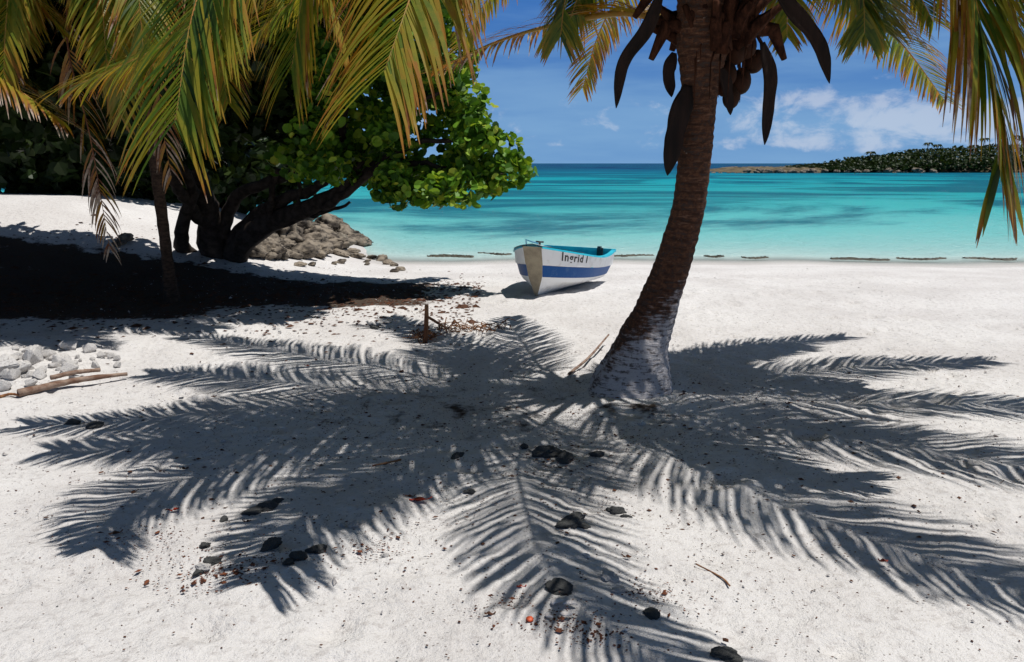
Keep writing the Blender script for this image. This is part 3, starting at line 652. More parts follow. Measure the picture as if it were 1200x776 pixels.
cents2 = []; tries = 0
while len(cents2) < 230 and tries < 20000:
    tries += 1
    p = Vector((random.uniform(-9.5, -2.9), random.uniform(8.7, 12.0), random.uniform(1.75, 4.0)))
    if p.x > -3.6 and p.y < 8.9: continue
    if p.z < 1.85+.25*math.sin(p.x*1.7) + (.5 if p.y < 9.6 and p.x > -6 else 0): continue
    if all((p-q).length > .36 for q in cents2): cents2.append(p)
tries = 0
while tries < 9000 and len(cents2) < 460:
    tries += 1
    p = Vector((random.uniform(-9.0, -1.0), random.uniform(8.35, 11.5), random.uniform(3.75, 4.7)))  # added canopy above the view, to shade the crown front and ground
    if p.x > -3 and p.y < 8.9 and random.random() < .5: continue
    if all((p-q).length > .42 for q in cents2): cents2.append(p)
for k in range(16): cents2.append(Vector((random.uniform(-5.5, -3.4), random.uniform(7.1, 7.9), random.uniform(3.2, 3.7))))
A2 = clumps(cents2, 70, .40)
leaves('crown', A1, .064, M['grape'], grape, tone=(.18, .84), up=.25, sides=10)
shade = empty('added_shade_crown', (0, 0, 0), 'left part of the tree crown coloured dark as shade, with an added canopy above the slender palm', 'tree')
sb = MB(); sx_, sy_ = -8.6, 10.6; sg = hz(sx_, sy_)-.15
for k, (tx, ty, tz) in enumerate([(-8.5, 9.4, 3.9), (-6.6, 9.6, 4.1), (-4.6, 9.9, 4.3), (-9.6, 11, 3.7), (-6.9, 11.4, 4.2)]):
    sb.tube(crom([(sx_+.06*k-.1, sy_, sg), (sx_+(tx-sx_)*.12, sy_+(ty-sy_)*.12, sg+1.1), (sx_+(tx-sx_)*.5, sy_+(ty-sy_)*.5, 2.7), (tx, ty, tz)], 18)[0], [.17-.007*j for j in range(18)], 9, rough=.07)
link('trunk', sb.mesh('trunk'), M['grape_bark'], shade)  # added trunk outside the view, carrying the shade crown
leaves('crown', A2, .10, M['darkleaf'], shade, tone=(0, 1), up=.2)  # dark leaf colour stands for shade on this left crown part

# dark trees behind the dune
for i, (x, y, rx, rz, lab) in enumerate([(-8.6, 17.6, 2.6, 2.2, 'dark dense tree behind the sand bank, nearest the sea grape trunk'),
        (-13.2, 18.2, 3.0, 2.6, 'dark dense tree behind the sand bank at the far left edge'), (-10.6, 21.0, 3.0, 2.8, 'dark dense tree behind the sand bank, rear one between two others'),
        (-16.5, 17.5, 3.6, 3.0, 'dark dense tree beyond the left edge of the sand bank'), (-6.6, 19.0, 2.0, 2.3, 'dark dense tree by the water, seen above the sea grape fork')]):
    e = empty('thicket_tree', (0, 0, 0), lab, 'tree', 'dark trees behind the sand bank'); g = hz(x, y)
    zc = .55+rz
    tb = MB(); 
    for k in range(4):
        q = random.uniform(0, 6.28); tb.tube(crom([(x, y, g-.2), (x+.3*math.cos(q), y+.3*math.sin(q), g+.8), (x+rx*.5*math.cos(q), y+rx*.5*math.sin(q), zc)], 12)[0], [.14-.009*j for j in range(12)], 8, rough=.08)
    link('trunk', tb.mesh('trunk'), M['grape_bark'], e)
    cs_ = []
    while len(cs_) < 95:
        d = Vector((random.gauss(0, 1), random.gauss(0, 1), random.gauss(0, 1))).normalized()*random.uniform(.3, 1)**.4
        if d.z < -.85: continue
        cs_.append((x+d.x*rx, y+d.y*rx*.8, zc+d.z*rz))
    leaves('crown', clumps(cs_, 90, .75), .14, M['darkleaf'], e, tone=(0, 1), up=.1)

# ------------------------------------------------------------------ far palms on the headland
def far_palm(px, top, d, label, h=2.4):
    X_ = (px-600)/F*d*.978; zt = CAM_H + (192-top)/F*d*1.0
    e = empty('far_palm', (X_, d, zt-h), label, 'palm tree', 'palms on the headland')
    mb = MB(); mb.tube([(0, 0, -1), (.1, 0, h*.5), (.15, 0, h)], [.14, .11, .09], 6); link('trunk', mb.mesh('trunk'), M['grape_bark'], e)
    f = MB()
    for k in range(13):
        a = k*2.4; L_ = random.uniform(1.0, 1.5); hx_, hy_ = math.cos(a), math.sin(a); pr = None
        for s in range(6):
            t = s/5; c = Vector((.15+hx_*L_*t, hy_*L_*t, h+.55*math.sin(t*2.4)-.75*t*t)); sd = Vector((-hy_, hx_, -.5))*(.24*math.sin(math.pi*(t*.85+.12)))
            if pr: f.add([pr[0]-pr[1], pr[0], c, c-sd], [(0, 1, 2, 3)], .3); f.add([pr[0], pr[0]+Vector((pr[1].x*-1, pr[1].y*-1, pr[1].z))*-1*0+Vector((-(-pr[1].x), pr[1].y, -pr[1].z*-1)), c+Vector((sd.x, sd.y, sd.z)), c], [(0, 1, 2, 3)], .3)
            pr = (c, sd)
    link('crown', f.mesh('crown', False), M['darkleaf'], e)
far_palm(1019, 181, 182, 'small lone palm crown standing above the low end of the headland')
far_palm(1085, 171, 186, 'palm poking above the middle of the headland woodland')
far_palm(1096, 173, 188, 'palm just right of the tallest middle palm on the headland')
far_palm(1150, 166, 190, 'palm on the headland seen beside the hanging frond')
far_palm(1186, 163, 190, 'tallest palm at the right end of the headland')
far_palm(1194, 166, 194, 'palm at the very right edge of the headland')

# ------------------------------------------------------------------ boat
boat = empty('small_rowing_boat', (0, 0, 0), 'white fishing boat with blue stripe and turquoise inside, beached before the sea', 'boat')
BL = 2.45
bow = G(626, 349); ang = R(17.5)
axd = Vector((math.sin(ang), math.cos(ang), 0)); stern = bow + axd*BL; stern.z = hz(stern.x, stern.y)-.04
ax = (stern-bow).normalized(); rt = Vector((0, 0, 1)).cross(ax).normalized()*-1   # rt: towards the port side (viewer's right)
upv = ax.cross(rt)*-1
if upv.z < 0: upv = -upv
upv = (upv).normalized()
heel = R(1.5)
rt, upv = (rt*math.cos(heel)-upv*math.sin(heel)), (upv*math.cos(heel)+rt*math.sin(heel))
# rows: 0 keel, 1 chine, 2 stripe foot, 3 stripe top, 4 strake lip, 5 gunwale
def hb_(s): return 1.0*(1-(1-min(s/.55, 1))**2.2)*(1-.10*max(0, (s-.6)/.4)**2)
def row(s, r):
    w = .115 + .485*hb_(s); sheer = .60 + .03*(1-s)**2 - .05*s - .085*math.sin(math.pi*min(1, s*1.05))
    z = [.0+.02*(1-min(s/.15, 1))**2, .14+.07*(1-s)**3, .19+.06*(1-s)**2, .32+.08*(1-s)**2, .33+.08*(1-s)**2, sheer][r]
    f = [0.0, .72, .80, .90, .955, 1.0][r]
    ft = [.018, .55, .66, .80, .9, 1.0][r]
    b = w*(f if s > .25 else f+(ft-f)*(1-s/.25)*.4); b = max(b, .018)
    # stem rake: the top of the bow reaches forward
    xx = s*BL - .30*(z/.62)**1.3*(1-min(s/.35, 1))**2 + .10*(1-min(s/.2,1))**2
    return xx, b, z
def bp(s, r, side, off=0.0):
    if isinstance(r, float):
        k = min(int(r), 4); a = row(s, k); c = row(s, k+1); t = r-k; x, b, z = [a[i]+(c[i]-a[i])*t for i in range(3)]
    else: x, b, z = row(s, r)
    return bow + ax*x + rt*side*(b+off) + upv*(z+.01)
SS = [i/36 for i in range(37)]
def strip(r0, r1, s0=0.0, s1=1.0, off=0.0, both=True, n_=2):
    mb = MB(); ss = [s for s in SS if s0 <= s <= s1]
    for side in ((1, -1) if both else (1,)):
        vs = []; 
        for s in ss:
            for j in range(n_+1): vs.append(bp(s, float(r0+(r1-r0)*j/n_) if j < n_ else r1, side, off))
        m = n_+1; fs = [(i*m+j, i*m+j+1, (i+1)*m+j+1, (i+1)*m+j) for i in range(len(ss)-1) for j in range(n_)]
        mb.add(vs, fs if side < 0 else [f[::-1] for f in fs])
    return mb
hull = MB()
for a in ((0, 1, 0), (1, 2, 0), (3, 4, 0), (4, 5, 0)):
    t = strip(a[0], a[1]); hull.add(t.v, t.f)
t = strip(2, 3); hull.add(t.v, t.f)
# transom
tv = [bp(1.0, r, 1) for r in range(6)] + [bp(1.0, r, -1) for r in range(5, -1, -1)]
hull.add(tv, [tuple(range(12))])
ho = link('hull', hull.mesh('hull', False), M['white_paint'], boat)
# blunt stem plate
sp_ = MB(); vs = []
for r in range(6): vs += [bp(0, r, 1, .004)-ax*.012, bp(0, r, -1, .004)-ax*.012]
sp_.add(vs, [(2*r, 2*r+1, 2*r+3, 2*r+2) for r in range(5)]); 
link('stem_plate', sp_.mesh('stem_plate', False), M['stem_paint'], boat)
stp = strip(2, 3, off=.006); o = link('stripe', stp.mesh('stripe', False), M['blue_paint'], boat); o['label'] = 'broad blue band round the hull'
# keel
k_ = MB(); k_.tube([bp(s, 0, 1)-rt*.018-upv*.005 for s in SS], [.022]*37, 6); link('keel', k_.mesh('keel'), M['stem_paint'], boat)
# inside liner
ln_ = MB()
for side in (1, -1):
    vs = []; SI = [s for s in SS if s >= .22]; ni = len(SI)-1
    for s in SI:
        x, b, z = row(s, 5); vs += [bow+ax*x+rt*side*(b-.035)+upv*(z), bow+ax*x+rt*side*max(b*.72-.02, .02)+upv*(.20+.06*(1-s)**2)]
    fs = [(2*i, 2*i+1, 2*i+3, 2*i+2) for i in range(ni)]; ln_.add(vs, fs)
vs = []
for s in SI:
    x, b, z = row(s, 5); q = max(b*.72-.02, .02); vs += [bow+ax*x-rt*q+upv*(.20+.06*(1-s)**2), bow+ax*x+rt*q+upv*(.20+.06*(1-s)**2)]
ln_.add(vs, [(2*i, 2*i+1, 2*i+3, 2*i+2) for i in range(ni)])
x, b, z = row(1, 5); ln_.add([bow+ax*(x-.035)+rt*(b-.03)+upv*z, bow+ax*(x-.035)-rt*(b-.03)+upv*z, bow+ax*(x-.035)-rt*.35+upv*.2, bow+ax*(x-.035)+rt*.35+upv*.2], [(0, 1, 2, 3)])
link('inside', ln_.mesh('inside', False), M['turq_paint'], boat)
gu = MB()
for side in (1, -1):
    vs = []
    for s in SS:
        x, b, z = row(s, 5); c = bow+ax*x+upv*(z+.01)
        vs += [c+rt*side*(b+.018)-upv*.016, c+rt*side*(b+.012)+upv*.006, c+rt*side*(b-.045)+upv*.006, c+rt*side*(b-.045)-upv*.016]
    fs = [(4*i+j, 4*i+(j+1) % 4, 4*i+4+(j+1) % 4, 4*i+4+j) for i in range(36) for j in range(4)]
    gu.add(vs, fs)
x, b, z = row(1, 5); gu.box(bow+ax*(x-.01)+upv*(z), (.05, .05, .05), None)
R3 = Matrix((ax, rt, upv)).transposed()
gu.box(bow+ax*(x-.012)+upv*(z+.002), (.06, 2*b+.02, .045), R3)
o = link('gunwale', gu.mesh('gunwale', False), M['turq_paint'], boat); o['label'] = 'turquoise rim round the open hull'
# fore deck
dk = MB(); vs = []
ds = [s for s in SS if s <= .27]
for s in ds:
    x, b, z = row(s, 5); c = bow+ax*x+upv*(z+.026); vs += [c-rt*(b+.014), c+upv*.022, c+rt*(b+.014)]
nn = len(ds); dk.add(vs, [(3*i+j, 3*i+j+1, 3*i+4+j, 3*i+3+j) for i in range(nn-1) for j in (0, 1)] )
x, b, z = row(ds[-1], 5); c = bow+ax*x+upv*(z+.026); dk.add([c-rt*b, c+upv*.022, c+rt*b, c+rt*(b-.04)-upv*.12, c-rt*(b-.04)-upv*.12], [(0, 1, 2, 3, 4)])
link('fore_deck', dk.mesh('fore_deck', False), M['white_paint'], boat)
for s in (.42, .64, .86):
    x, b, z = row(s, 5); mb = MB(); mb.box(bow+ax*x+upv*(z-.13), (.24, 2*b-.10, .03), R3); link('bench', mb.mesh('bench', False), M['turq_paint'], boat)
x, b, z = row(1, 5)
mb = MB(); mb.box(bow+ax*(x-.04)+rt*.33+upv*(z-.03), (.07, .09, .12), R3); mb.box(bow+ax*(x-.10)+rt*.33+upv*(z+.03), (.10, .05, .05), R3)
link('motor_bracket', mb.mesh('motor_bracket', False), M['dark_metal'], boat)
x, b, z = row(.03, 5); c = bow+ax*x+upv*z; mb = MB()
mb.tube([c-rt*.10, c-rt*.11-ax*.02+upv*.10, c-rt*.02-ax*.03+upv*.075, c+rt*.03+upv*.065, c+rt*.05+upv*.02], .009, 6); link('bow_rail', mb.mesh('bow_rail'), M['blue_rail'], boat)
mb = MB(); x, b, z = row(.10, 5); c = bow+ax*x+upv*(z+.05); mb.tube([c, c+upv*.055], .016, 8); mb.tube([c+upv*.05-rt*.05, c+upv*.05+rt*.05], .012, 8); link('bow_cleat', mb.mesh('bow_cleat'), M['dark_metal'], boat)
# rudder post sheltering under the stem: small skeg seen below the bow
# name on the side
fc = bpy.data.curves.new('boat_name', 'FONT'); fc.body = 'Ingrid I'; fc.size = 1.0; fc.extrude = 0; fc.resolution_u = 3; fc.offset = .02; fc.space_character = 1.15
fo = bpy.data.objects.new('tmp_text', fc); C.objects.link(fo); dg = bpy.context.evaluated_depsgraph_get()
tme = bpy.data.meshes.new_from_object(fo.evaluated_get(dg)); bpy.data.objects.remove(fo)
tw = max(v.co.x for v in tme.vertices); S0, S1 = .10, .29
for v in tme.vertices:
    s = S0 + (S1-S0)*v.co.x/tw; r = 4.34 + v.co.y*.80
    q = bp(s, float(r), 1, .004); v.co = q
link('name_lettering', tme, M['black_paint'], boat)

# ------------------------------------------------------------------ rocks and rubble
def rock_mesh(name, kind, seed):
    rnd = random.Random(seed); bm = bmesh.new()
    if kind == 'angular':
        for k in range(13):
            v = Vector((rnd.gauss(0, 1), rnd.gauss(0, 1), rnd.gauss(0, 1))).normalized(); bm.verts.new((v.x*rnd.uniform(.7, 1.15), v.y*rnd.uniform(.6, 1), v.z*rnd.uniform(.45, .8)))
        bmesh.ops.convex_hull(bm, input=bm.verts); lo = [v for v in bm.verts if not v.link_faces]
        bmesh.ops.delete(bm, geom=lo, context='VERTS')
        bmesh.ops.bevel(bm, geom=bm.edges[:], offset=.05, segments=1, affect='EDGES')
    else:
        bmesh.ops.create_icosphere(bm, subdivisions=4, radius=1); o = Vector((seed*3.1, seed*1.7, 0))
        for v in bm.verts:
            p = v.co.copy(); d = 1 + .42*mnoise.noise(p*1.1+o) + .20*mnoise.noise(p*2.7+o) + .09*mnoise.noise(p*7+o)
            if kind == 'pitted': d -= .22*abs(mnoise.noise(p*4+o)) + .12*abs(mnoise.noise(p*11+o))
            v.co = Vector((p.x*1.15, p.y*.9, p.z*.68))*d
    me = bpy.data.meshes.new(name); bm.to_mesh(me); bm.free()
    me.polygons.foreach_set('use_smooth', [kind != 'angular']*len(me.polygons)); return me
ANG = [rock_mesh('rubble_stone', 'angular', i) for i in range(8)]
RND = [rock_mesh('shore_rock', 'pitted', i+20) for i in range(7)]
for m_ in ANG: m_.materials.append(M['coral'])
for m_ in RND: m_.materials.append(M['shore_rock'])
def place(me, name, p, s, label, cat, group, flat=1.0, sink=.25):
    o = bpy.data.objects.new(name, me); C.objects.link(o)
    o.scale = (s, s*random.uniform(.75, 1.1), s*flat*random.uniform(.8, 1.15)); o.rotation_euler = (random.uniform(-.3, .3), random.uniform(-.3, .3), random.uniform(0, 6.28))
    o.location = Vector(p) + Vector((0, 0, s*flat*.6*(1-sink*2))); return props(o, label, cat, group)
# pale rubble at the left edge
used = []
for px, py, s, lab in [(83, 410, .11, 'white pointed stone standing tallest at the back of the rubble'), (72, 428, .11, 'white wedge shaped stone in the middle of the rubble'), (42, 424, .13, 'blue white block among the rubble beside the wedge'),
        (4, 440, .16, 'large pale stone cut by the left edge of the rubble'), (104, 412, .07, 'small cream stone right of the pointed white one'), (84, 436, .09, 'flat white slab lying at the foot of the wedge stone'),
        (22, 436, .12, 'rough white lump at the front of the rubble'), (36, 452, .07, 'mossy ochre stone under the front of the rubble'), (2, 457, .07, 'orange brown stone on bare sand at the left edge')]:
    g = G(px, py); o = place(random.choice(ANG), 'rubble_stone', g, s, lab, 'stone', 'white stones heaped at the left edge'); used.append(g)
tr_i = 0
while tr_i < 75:
    px = random.uniform(-60, 140); py = random.uniform(408, 446)
    if px > 95 and py > 432: continue
    g = G(px, py); s = random.uniform(.02, .07)*(1.15 if px < 80 else .8)
    place(random.choice(ANG), 'rubble_stone', g, s, 'pale angular coral stone loose in the heap at the left edge', 'stone', 'white stones heaped at the left edge'); tr_i += 1
for k in range(26):
    g = G(random.uniform(120, 330), random.uniform(378, 392)); place(random.choice(ANG), 'sand_pebble', g, random.uniform(.012, .035), 'small pale pebble on the sunlit strip between the shadows', 'pebble', 'pebbles between the tree shade and palm shade')
# shore rocks
big = [(385, 262, 21.0, .62, 'dark brown boulder highest by the water'), (345, 268, 19.5, .55, 'tan boulder behind the low branch'), (405, 266, 20.5, .42, 'dark boulder reaching farthest into the water'),
       (330, 292, 15.8, .55, 'long grey boulder with a dark hollow beside the black shade'), (300, 292, 15.5, .36, 'pale boulder where the branch shadow begins'), (382, 280, 18.2, .34, 'rounded tan rock in the middle of the shore rocks'),
       (360, 278, 18.2, .38, 'brown rock between the middle one and the grey boulder'), (352, 253, 23, .34, 'small tan rock seen just under the branch'), (318, 275, 18.5, .5, 'brown rock behind the pale boulder')]
for px, py, Yd, s, lab in big:
    p = at(px, py+8, Yd); p.z = hz(p.x, p.y); place(random.choice(RND), 'shore_rock', p, s*.8, lab, 'rock', 'brown rocks along the shore', .85, .05)
k = 0
while k < 70:
    px = random.uniform(285, 425); py = random.uniform(264, 300)
    if py < 262+abs(px-370)*.25 or (px > 390 and py > 296): continue
    p = G(px, py+4)
    if p.y > 23: continue
    place(random.choice(RND), 'shore_rock', p, random.uniform(.12, .30), 'small brown rock in the jumble along the shore', 'rock', 'brown rocks along the shore', .8, .1); k += 1
for px, py, s in [(404, 298, .2), (420, 300, .2), (436, 301, .16), (447, 303, .18), (430, 305, .10), (455, 307, .16), (462, 309, .14), (392, 307, .10), (400, 306, .12), (430, 308, .09), (366, 309, .12), (352, 309, .12), (470, 314, .12), (462, 316, .10)]:
    place(random.choice(RND), 'shore_rock', G(px, py+3), s*.8, 'low brown rock trailing right from the shore rocks to the beach', 'rock', 'rocks trailing along the waterline', .6, .1)
for px, py, Yd, s in [(148, 284, 0, .13), (140, 289, 0, .10)]:
    place(random.choice(RND), 'bank_rock', G(px, py), s, 'dark rock at the foot of the sand bank by the hanging dead frond', 'rock', 'dark rocks under the sand bank', .8, .1)
# headland spit rocks
for k in range(34):
    x = 49+k*1.25+random.uniform(-.5, .5); place(random.choice(RND), 'spit_rock', (x, 167+(x-50)*.12+random.uniform(0, 4), SEA), random.uniform(.5, 1.15), 'rock on the low spit at the end of the headland', 'rock', 'rocks on the headland spit', .75, .1)
for k in range(6):
    x = 40+k*1.6; place(RND[k % 7], 'spit_rock', (x, 168, SEA-.2), random.uniform(.35, .6), 'half sunk rock off the tip of the headland spit', 'rock', 'half sunk rocks off the spit', .7, .1)

# weed lines in the shallows
def weed(px0, px1, py, label, w=.16):
    p0, p1 = at(px0, py, 1), at(px1, py, 1)
    def sea(px, py): d = ray(px, py); t = (SEA+.01-CAM_H)/d.z; return Vector((d.x*t, d.y*t, SEA+.005))
    a, b_ = sea(px0, py), sea(px1, py+.4); mb = MB(); n_ = 34; vs = []
    for i in range(n_+1):
        t = i/n_; c = a.lerp(b_, t) + Vector((0, .10*math.sin(t*5+px0), 0)); ww = w*math.sin(math.pi*(.03+.94*t))**.5*random.uniform(.7, 1.3)
        for q in range(6):
            u = q/5*2-1; vs.append(c + Vector((random.uniform(-.03, .03), u*ww, (1-u*u)*.045*random.uniform(.5, 1.2)-.012)))
    mb.add(vs, [(i*6+q, (i+1)*6+q, (i+1)*6+q+1, i*6+q+1) for i in range(n_) for q in range(5)])
    o = link('seaweed_strand', mb.mesh('seaweed_strand'), M['seaweed']); props(o, label, 'seaweed', 'dark seaweed strands in the shallows')
weed(502, 556, 300.0, 'dark weed strand in the shallows, leftmost before the boat'); weed(560, 599, 297.5, 'dark weed strand touching the bow of the boat'); weed(714, 766, 299.5, 'dark weed strand between the boat and the palm trunk')
weed(826, 850, 300.5, 'short dark weed strand right of the palm trunk'); weed(974, 1040, 303.5, 'thick dark weed strand under the headland', .2); weed(1052, 1112, 303.2, 'dark weed strand left of the hanging frond tip'); weed(1132, 1190, 303.3, 'dark weed strand right of the hanging frond tip'); weed(870, 902, 302, 'faint thin weed strand between the trunk and the thick one', .09)

# ------------------------------------------------------------------ sticks, stake, driftwood
def stick(name, pts, r0, r1, m_, label, cat, group=None, extra=()):
    mb = MB(); q = crom(pts, 18)[0]; mb.tube(q, [r0+(r1-r0)*i/17 for i in range(18)], 8, rough=.12)
    for e in extra: mb.tube(crom(e, 8)[0], [r1*1.1-.6*r1*i/7 for i in range(8)], 6, rough=.1)
    return props(link(name, mb.mesh(name), m_), label, cat, group)
g = G(497, 402); top_ = at(500, 357, g.y)
stick('broken_stake', [g-Vector((0, 0, .1)), g+(top_-g)*.4+Vector((.01, 0, 0)), top_], .026, .019, M['brown_wood'], 'upright brown broken stake in the sand before the shade', 'stake')
stick('dry_branch', [at(502, 372, g.y), at(512, 378, g.y-.02), G(524, 388)+Vector((0, 0, .02))], .014, .008, M['brown_wood'], 'thin dry branch leaning on the upright stake', 'branch')
def heap(px0, px1, py0, py1, n_, label):
    mb = MB()
    for k in range(n_):
        p = G(random.uniform(px0, px1), random.uniform(py0, py1)) + Vector((0, 0, random.uniform(0, .05))); a = random.uniform(0, 6.28); l_ = random.uniform(.05, .16)
        mb.tube([p, p+Vector((math.cos(a)*l_*.5, math.sin(a)*l_*.5, random.uniform(-.01, .06))), p+Vector((math.cos(a)*l_, math.sin(a)*l_, random.uniform(-.03, .04)))], [.006, .005, .003], 4)
    props(link('dry_twigs', mb.mesh('dry_twigs'), M['brown_wood']), label, 'twigs', kind='stuff')
heap(486, 507, 394, 402, 45, 'tangle of dry brown twigs round the foot of the stake'); heap(512, 600, 384, 391, 80, 'line of dry twigs and husks on the sand right of the stake')
a = G(22, 466); b_ = G(150, 446)
stick('driftwood_pole', [a+Vector((0, 0, .03)), a.lerp(b_, .5)+Vector((0, .05, .05)), b_+Vector((0, 0, .05))], .030, .014, M['grey_wood'], 'long bleached driftwood pole lying in front of the white rubble', 'driftwood')
a = G(60, 449); b_ = G(118, 440)
stick('driftwood_plank', [a+Vector((0, 0, .04)), a.lerp(b_, .5)+Vector((0, 0, .05)), b_+Vector((0, 0, .04))], .018, .015, M['grey_wood'], 'short grey driftwood piece behind the long pole', 'driftwood')
stick('thin_root', [G(0, 468)+Vector((0, 0, .015)), G(12, 466)+Vector((0, 0, .02)), G(24, 466)+Vector((0, 0, .015))], .012, .008, M['brown_wood'], 'thin brown root lying left of the driftwood pole', 'root')
stick('dry_stalk', [G(667, 441)+Vector((0, 0, .02)), G(690, 426)+Vector((0, 0, .05)), G(713, 405)+Vector((0, 0, .10))], .012, .008, M['grey_wood'], 'pale dry stalk leaning against the left foot of the palm', 'stalk')
stick('palm_twig', [G(470, 542)+Vector((0, 0, .012)), G(455, 547)+Vector((0, 0, .02)), G(436, 549)+Vector((0, 0, .012))], .006, .004, M['brown_wood'], 'thin dark twig on the palm shade left of the red leaf', 'twig')
stick('curved_twig', [G(855, 690)+Vector((0, 0, .01)), G(845, 680)+Vector((0, 0, .01)), G(815, 665)+Vector((0, 0, .012))], .004, .003, M['brown_wood'], 'thin curved twig on bright sand right of the middle frond shadow', 'twig')

# dark lumps, stones, shells on the foreground sand
DK = [rock_mesh('dark_lump', 'pitted', i+60) for i in range(5)]
for m_ in DK: m_.materials.append(M['dark_stone'])
FG = [(312, 596, .060, 'knobbly black lump, largest in the left frond shadow'), (296, 601, .042, 'black lump touching the largest one in the left frond shadow'), (322, 589, .036, 'small black lump behind the largest one in the left frond shadow'),
      (318, 640, .048, 'smooth dark stone at the edge of the left frond shadow'), (350, 652, .034, 'dark stone right of the smooth one by the shadow edge'), (372, 645, .040, 'flat dark stone nearest the bright sand'), (338, 660, .026, 'small pitted stone below the smooth dark one'),
      (668, 615, .062, 'black rounded stone with a pointed end in the middle shadow'), (684, 617, .030, 'small black stone touching the rounded one'), (722, 601, .040, 'knobbly black cinder right of the rounded stone'), (734, 608, .026, 'small cinder beside the knobbly black one'),
      (655, 691, .046, 'flat black stone low on the middle frond shadow'), (763, 720, .032, 'black cinder among the right hand leaflet shadows'), (552, 577, .030, 'dark lump right of the red leaf'), (535, 536, .038, 'flat dark lump behind the red leaf'),
      (640, 533, .075, 'black husk clump at the meeting of the shadows'), (662, 538, .060, 'dark husk right of the black clump'), (700, 534, .04, 'small dark husk at the end of the husk row'), (615, 525, .04, 'small dark husk left of the black clump'),
      (250, 660, .035, 'dark weedy lump at the tip of the left shadow'), (232, 672, .024, 'low dark lump beside the weedy one'), (240, 640, .026, 'small dark lump above the weedy one'), (262, 610, .02, 'tiny dark lump above the left shadow tip'),
      (110, 500, .055, 'dark weedy lump at the far tip of the left shade'), (85, 497, .045, 'brown lump at the far tip of the left shade'), (440, 385, .05, 'dark lump on the sunny sand behind the shade'), (850, 770, .045, 'dark stone at the bottom edge of the picture'),
      (700, 688, .0, ''), ]
for px, py, s, lab in FG:
    if s: place(random.choice(DK), 'dark_stone', G(px, py), s, lab, 'stone', 'dark stones on the foreground sand', .7, .38)
for px, py, s, lab in [(715, 680, .040, 'tan pitted coral stone among the right leaflet shadows'), (724, 694, .026, 'small brown coral stone under the tan one'), (415, 617, .030, 'pale shell fragment on the striped left shadow'),
      (402, 617, .02, 'tiny pale stone beside the shell fragment'), (452, 654, .016, 'tiny tan stone on bright sand'), (238, 668, .03, 'blue grey stone in the weedy patch')]:
    o = place(random.choice(DK), 'coral_stone', G(px, py), s, lab, 'stone', None, .8, .15); o.data = o.data.copy(); o.data.materials.clear(); o.data.materials.append(M['coral'])
def shell(px, py, s, label):
    mb = MB(); vs = []; nu = 14
    for i in range(7):
        t = i/6
        for k in range(nu):
            a = math.pi*(k/(nu-1)) ; rr_ = s*t*(1+.06*math.cos(k*math.pi)); vs.append((math.cos(a)*rr_, math.sin(a)*rr_*1.05, s*.42*math.sin(t*math.pi*.55+.25)*(1-.75*t*t)))
    mb.add(vs, [(i*nu+k, i*nu+k+1, (i+1)*nu+k+1, (i+1)*nu+k) for i in range(6) for k in range(nu-1)])
    o = link('seashell', mb.mesh('seashell'), M['shell']); o.location = G(px, py)+Vector((0, 0, .004)); o.rotation_euler = (.1, .1, random.uniform(0, 6)); props(o, label, 'shell')
    md = o.modifiers.new('thickness', 'SOLIDIFY'); md.thickness = .004
shell(655, 711, .030, 'bluish white shell below the flat black stone'); shell(668, 712, .026, 'white shell touching the bluish one'); shell(664, 722, .024, 'small white shell below the touching pair'); shell(645, 724, .018, 'tiny white shell left of the shell group')
shell(686, 654, .018, 'thin white shell on the right leaflet shadows'); shell(790, 487, .022, 'small white shell on the dark shade by the palm foot')
def fallen(px, py, s, m_, label, group=None, cat='leaf'):
    mb = MB(); n_ = 9; vs = []
    for i in range(n_+1):
        t = i/n_; w = s*.42*math.sin(math.pi*(.04+.92*t))**.8
        for q in (-1, -.5, 0, .5, 1): vs.append(((t-.5)*2*s, q*w, abs(q)*w*.5 + .25*s*(t-.5)**2*2+.004*math.sin(t*9+q*3)))
    mb.add(vs, [(i*5+q, (i+1)*5+q, (i+1)*5+q+1, i*5+q+1) for i in range(n_) for q in range(4)])
    mb.tube([(-s, 0, .3*s*.5), (-s*1.35, s*.05, .3*s*.5+.01)], .0025, 4)
    o = link('fallen_leaf', mb.mesh('fallen_leaf'), m_); o.location = G(px, py)+Vector((0, 0, .008)); o.rotation_euler = (random.uniform(-.2, .2), random.uniform(-.2, .2), random.uniform(-.4, .4)+math.pi*(random.random() < .5)); props(o, label, cat, group)
fallen(491, 589, .050, M['red_leaf'], 'bright red fallen leaf on the palm shade'); fallen(480, 584, .022, M['brown_leaf'], 'small brown leaf touching the bright red one')
for px, py, w in [(150, 532, 'on bright sand left of the long left shadow'), (215, 552, 'between the two left frond shadows'), (205, 600, 'inside the striped left shadow, above its tip'), (290, 614, 'under the largest black lump'), (135, 628, 'at the lower left tips of the leaflet shadows'),
        (360, 430, 'in the far part of the palm shade, toward the stake'), (250, 467, 'in the palm shade right of the driftwood pole'), (600, 560, 'just below the black husk clump'), (610, 690, 'left of the flat black stone'), (573, 722, 'on the sand left of the tiny orange fruit'),
        (735, 655, 'among the leaflet shadows below the black cinders'), (925, 475, 'on the sunny gap right of the palm foot'), (1035, 660, 'at the lower edge of the big right shadow'), (968, 495, 'between the right hand frond shadows')]:
    fallen(px, py, random.uniform(.014, .026), M['brown_leaf'] if random.random() < .75 else M['red_leaf'], 'small curled dry leaf '+w, 'dry leaves fallen on the sand')
mb = MB(); 
bm = bmesh.new(); bmesh.ops.create_icosphere(bm, subdivisions=3, radius=.014)
for v in bm.verts: v.co.z *= .6; v.co *= 1+.2*mnoise.noise(v.co*90)
me = bpy.data.meshes.new('orange_fruit'); bm.to_mesh(me); bm.free(); me.polygons.foreach_set('use_smooth', [True]*len(me.polygons))
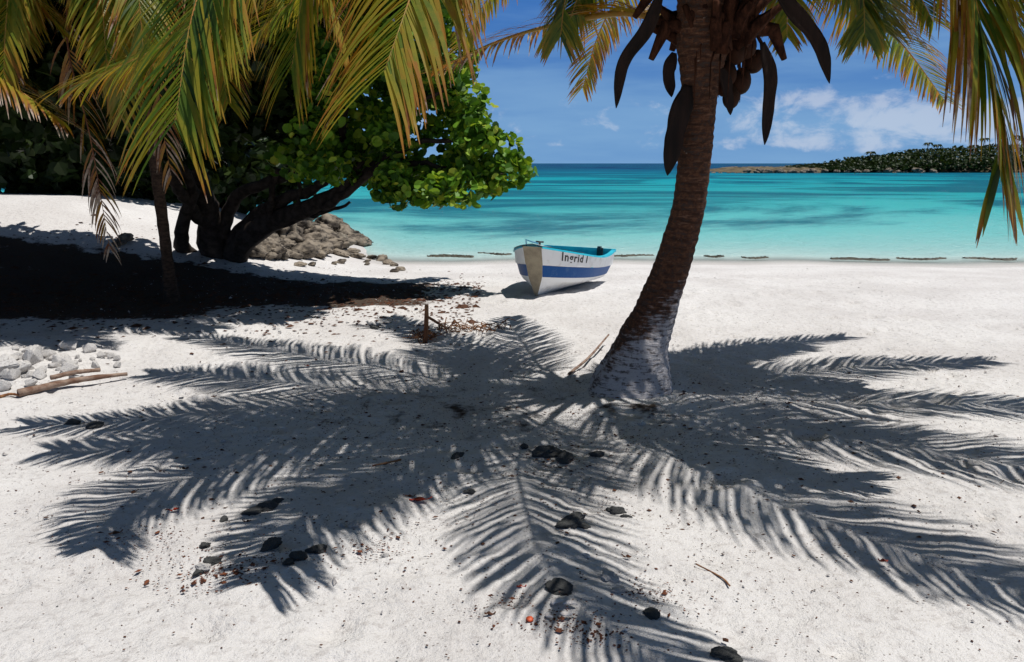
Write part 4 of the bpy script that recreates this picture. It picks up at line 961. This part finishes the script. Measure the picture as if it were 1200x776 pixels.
props(link('orange_fruit', me, M['orange'], None, G(621, 729)+Vector((0, 0, .008))), 'tiny orange fruit on the sand left of the shells', 'fruit')

# fine litter: crumbs of husk, leaf and coral lying thick in the shade, as one uncountable layer
def litter(name, n_, sampler, smin, smax, m_, label, thick=.4):
    V = []; Fs = []; T = []
    P = np.array([sampler() for _ in range(n_)]); zz = base_h(P[:, 0], P[:, 1])
    for i in range(n_):
        s = random.uniform(smin, smax)*(1+1.5*(random.random() < .05)); a = random.uniform(0, 6.28); e = random.uniform(.25, .9); c, sn = math.cos(a), math.sin(a); h_ = s*thick*random.uniform(.4, 1.3)
        b0 = len(V); x, y = P[i]; z = zz[i]+.002
        for (u, v, w) in ((-1, 0, 0), (0, -e, 0), (1, 0, 0), (0, e, 0), (random.uniform(-.3, .3), random.uniform(-.3, .3)*e, 1)):
            V.append((x+(u*c-v*sn)*s, y+(u*sn+v*c)*s, z+w*h_))
        Fs += [(b0, b0+1, b0+4), (b0+1, b0+2, b0+4), (b0+2, b0+3, b0+4), (b0+3, b0, b0+4)]
    o = link(name, np_mesh(name, np.array(V), np.array(Fs), False), m_); props(o, label, 'litter', kind='stuff')
def under_palm():
    while True:
        x = random.gauss(.2, 1.7); y = random.gauss(4.9, 1.1)
        if 1.8 < y < 8.6 and abs(x) < .75*y+.3: return x, y
def tips():
    cxy = random.choice([(-1.35, 3.15, .16), (-1.15, 2.95, .14), (-1.7, 3.3, .12), (.02, 2.75, .12), (.12, 2.62, .1), (.55, 2.85, .10), (-.95, 3.15, .12), (-.6, 3.2, .1), (.2, 4.3, .2), (-1.2, 3.0, .1), (.3, 2.55, .06)])
    return random.gauss(cxy[0], cxy[2]), random.gauss(cxy[1], cxy[2]*.7)
def wide():
    return random.uniform(-5.5, 5.5), 1.6+random.random()**.8*13
def tree_floor():
    return random.uniform(-7.5, -.4), random.gauss(10.0, 1.2)
litter('husk_litter', 12000, under_palm, .003, .008, M['brown_leaf'], 'fine dark husk and leaf crumbs strewn in the palm shade')
litter('tideline_litter', 1500, tips, .0025, .008, M['rust_crumb'], 'reddish brown crumbs gathered at the shadow tips')
litter('dark_grit', 2600, wide, .002, .006, M['dark_stone'], 'dark grit sprinkled over the white sand')
litter('coral_crumbs', 2600, wide, .003, .011, M['coral'], 'pale coral crumbs sprinkled over the sand', .7)
litter('bank_litter', 5000, tree_floor, .012, .035, M['brown_leaf'], 'brown dead leaves carpeting the ground in the tree shade', .35)
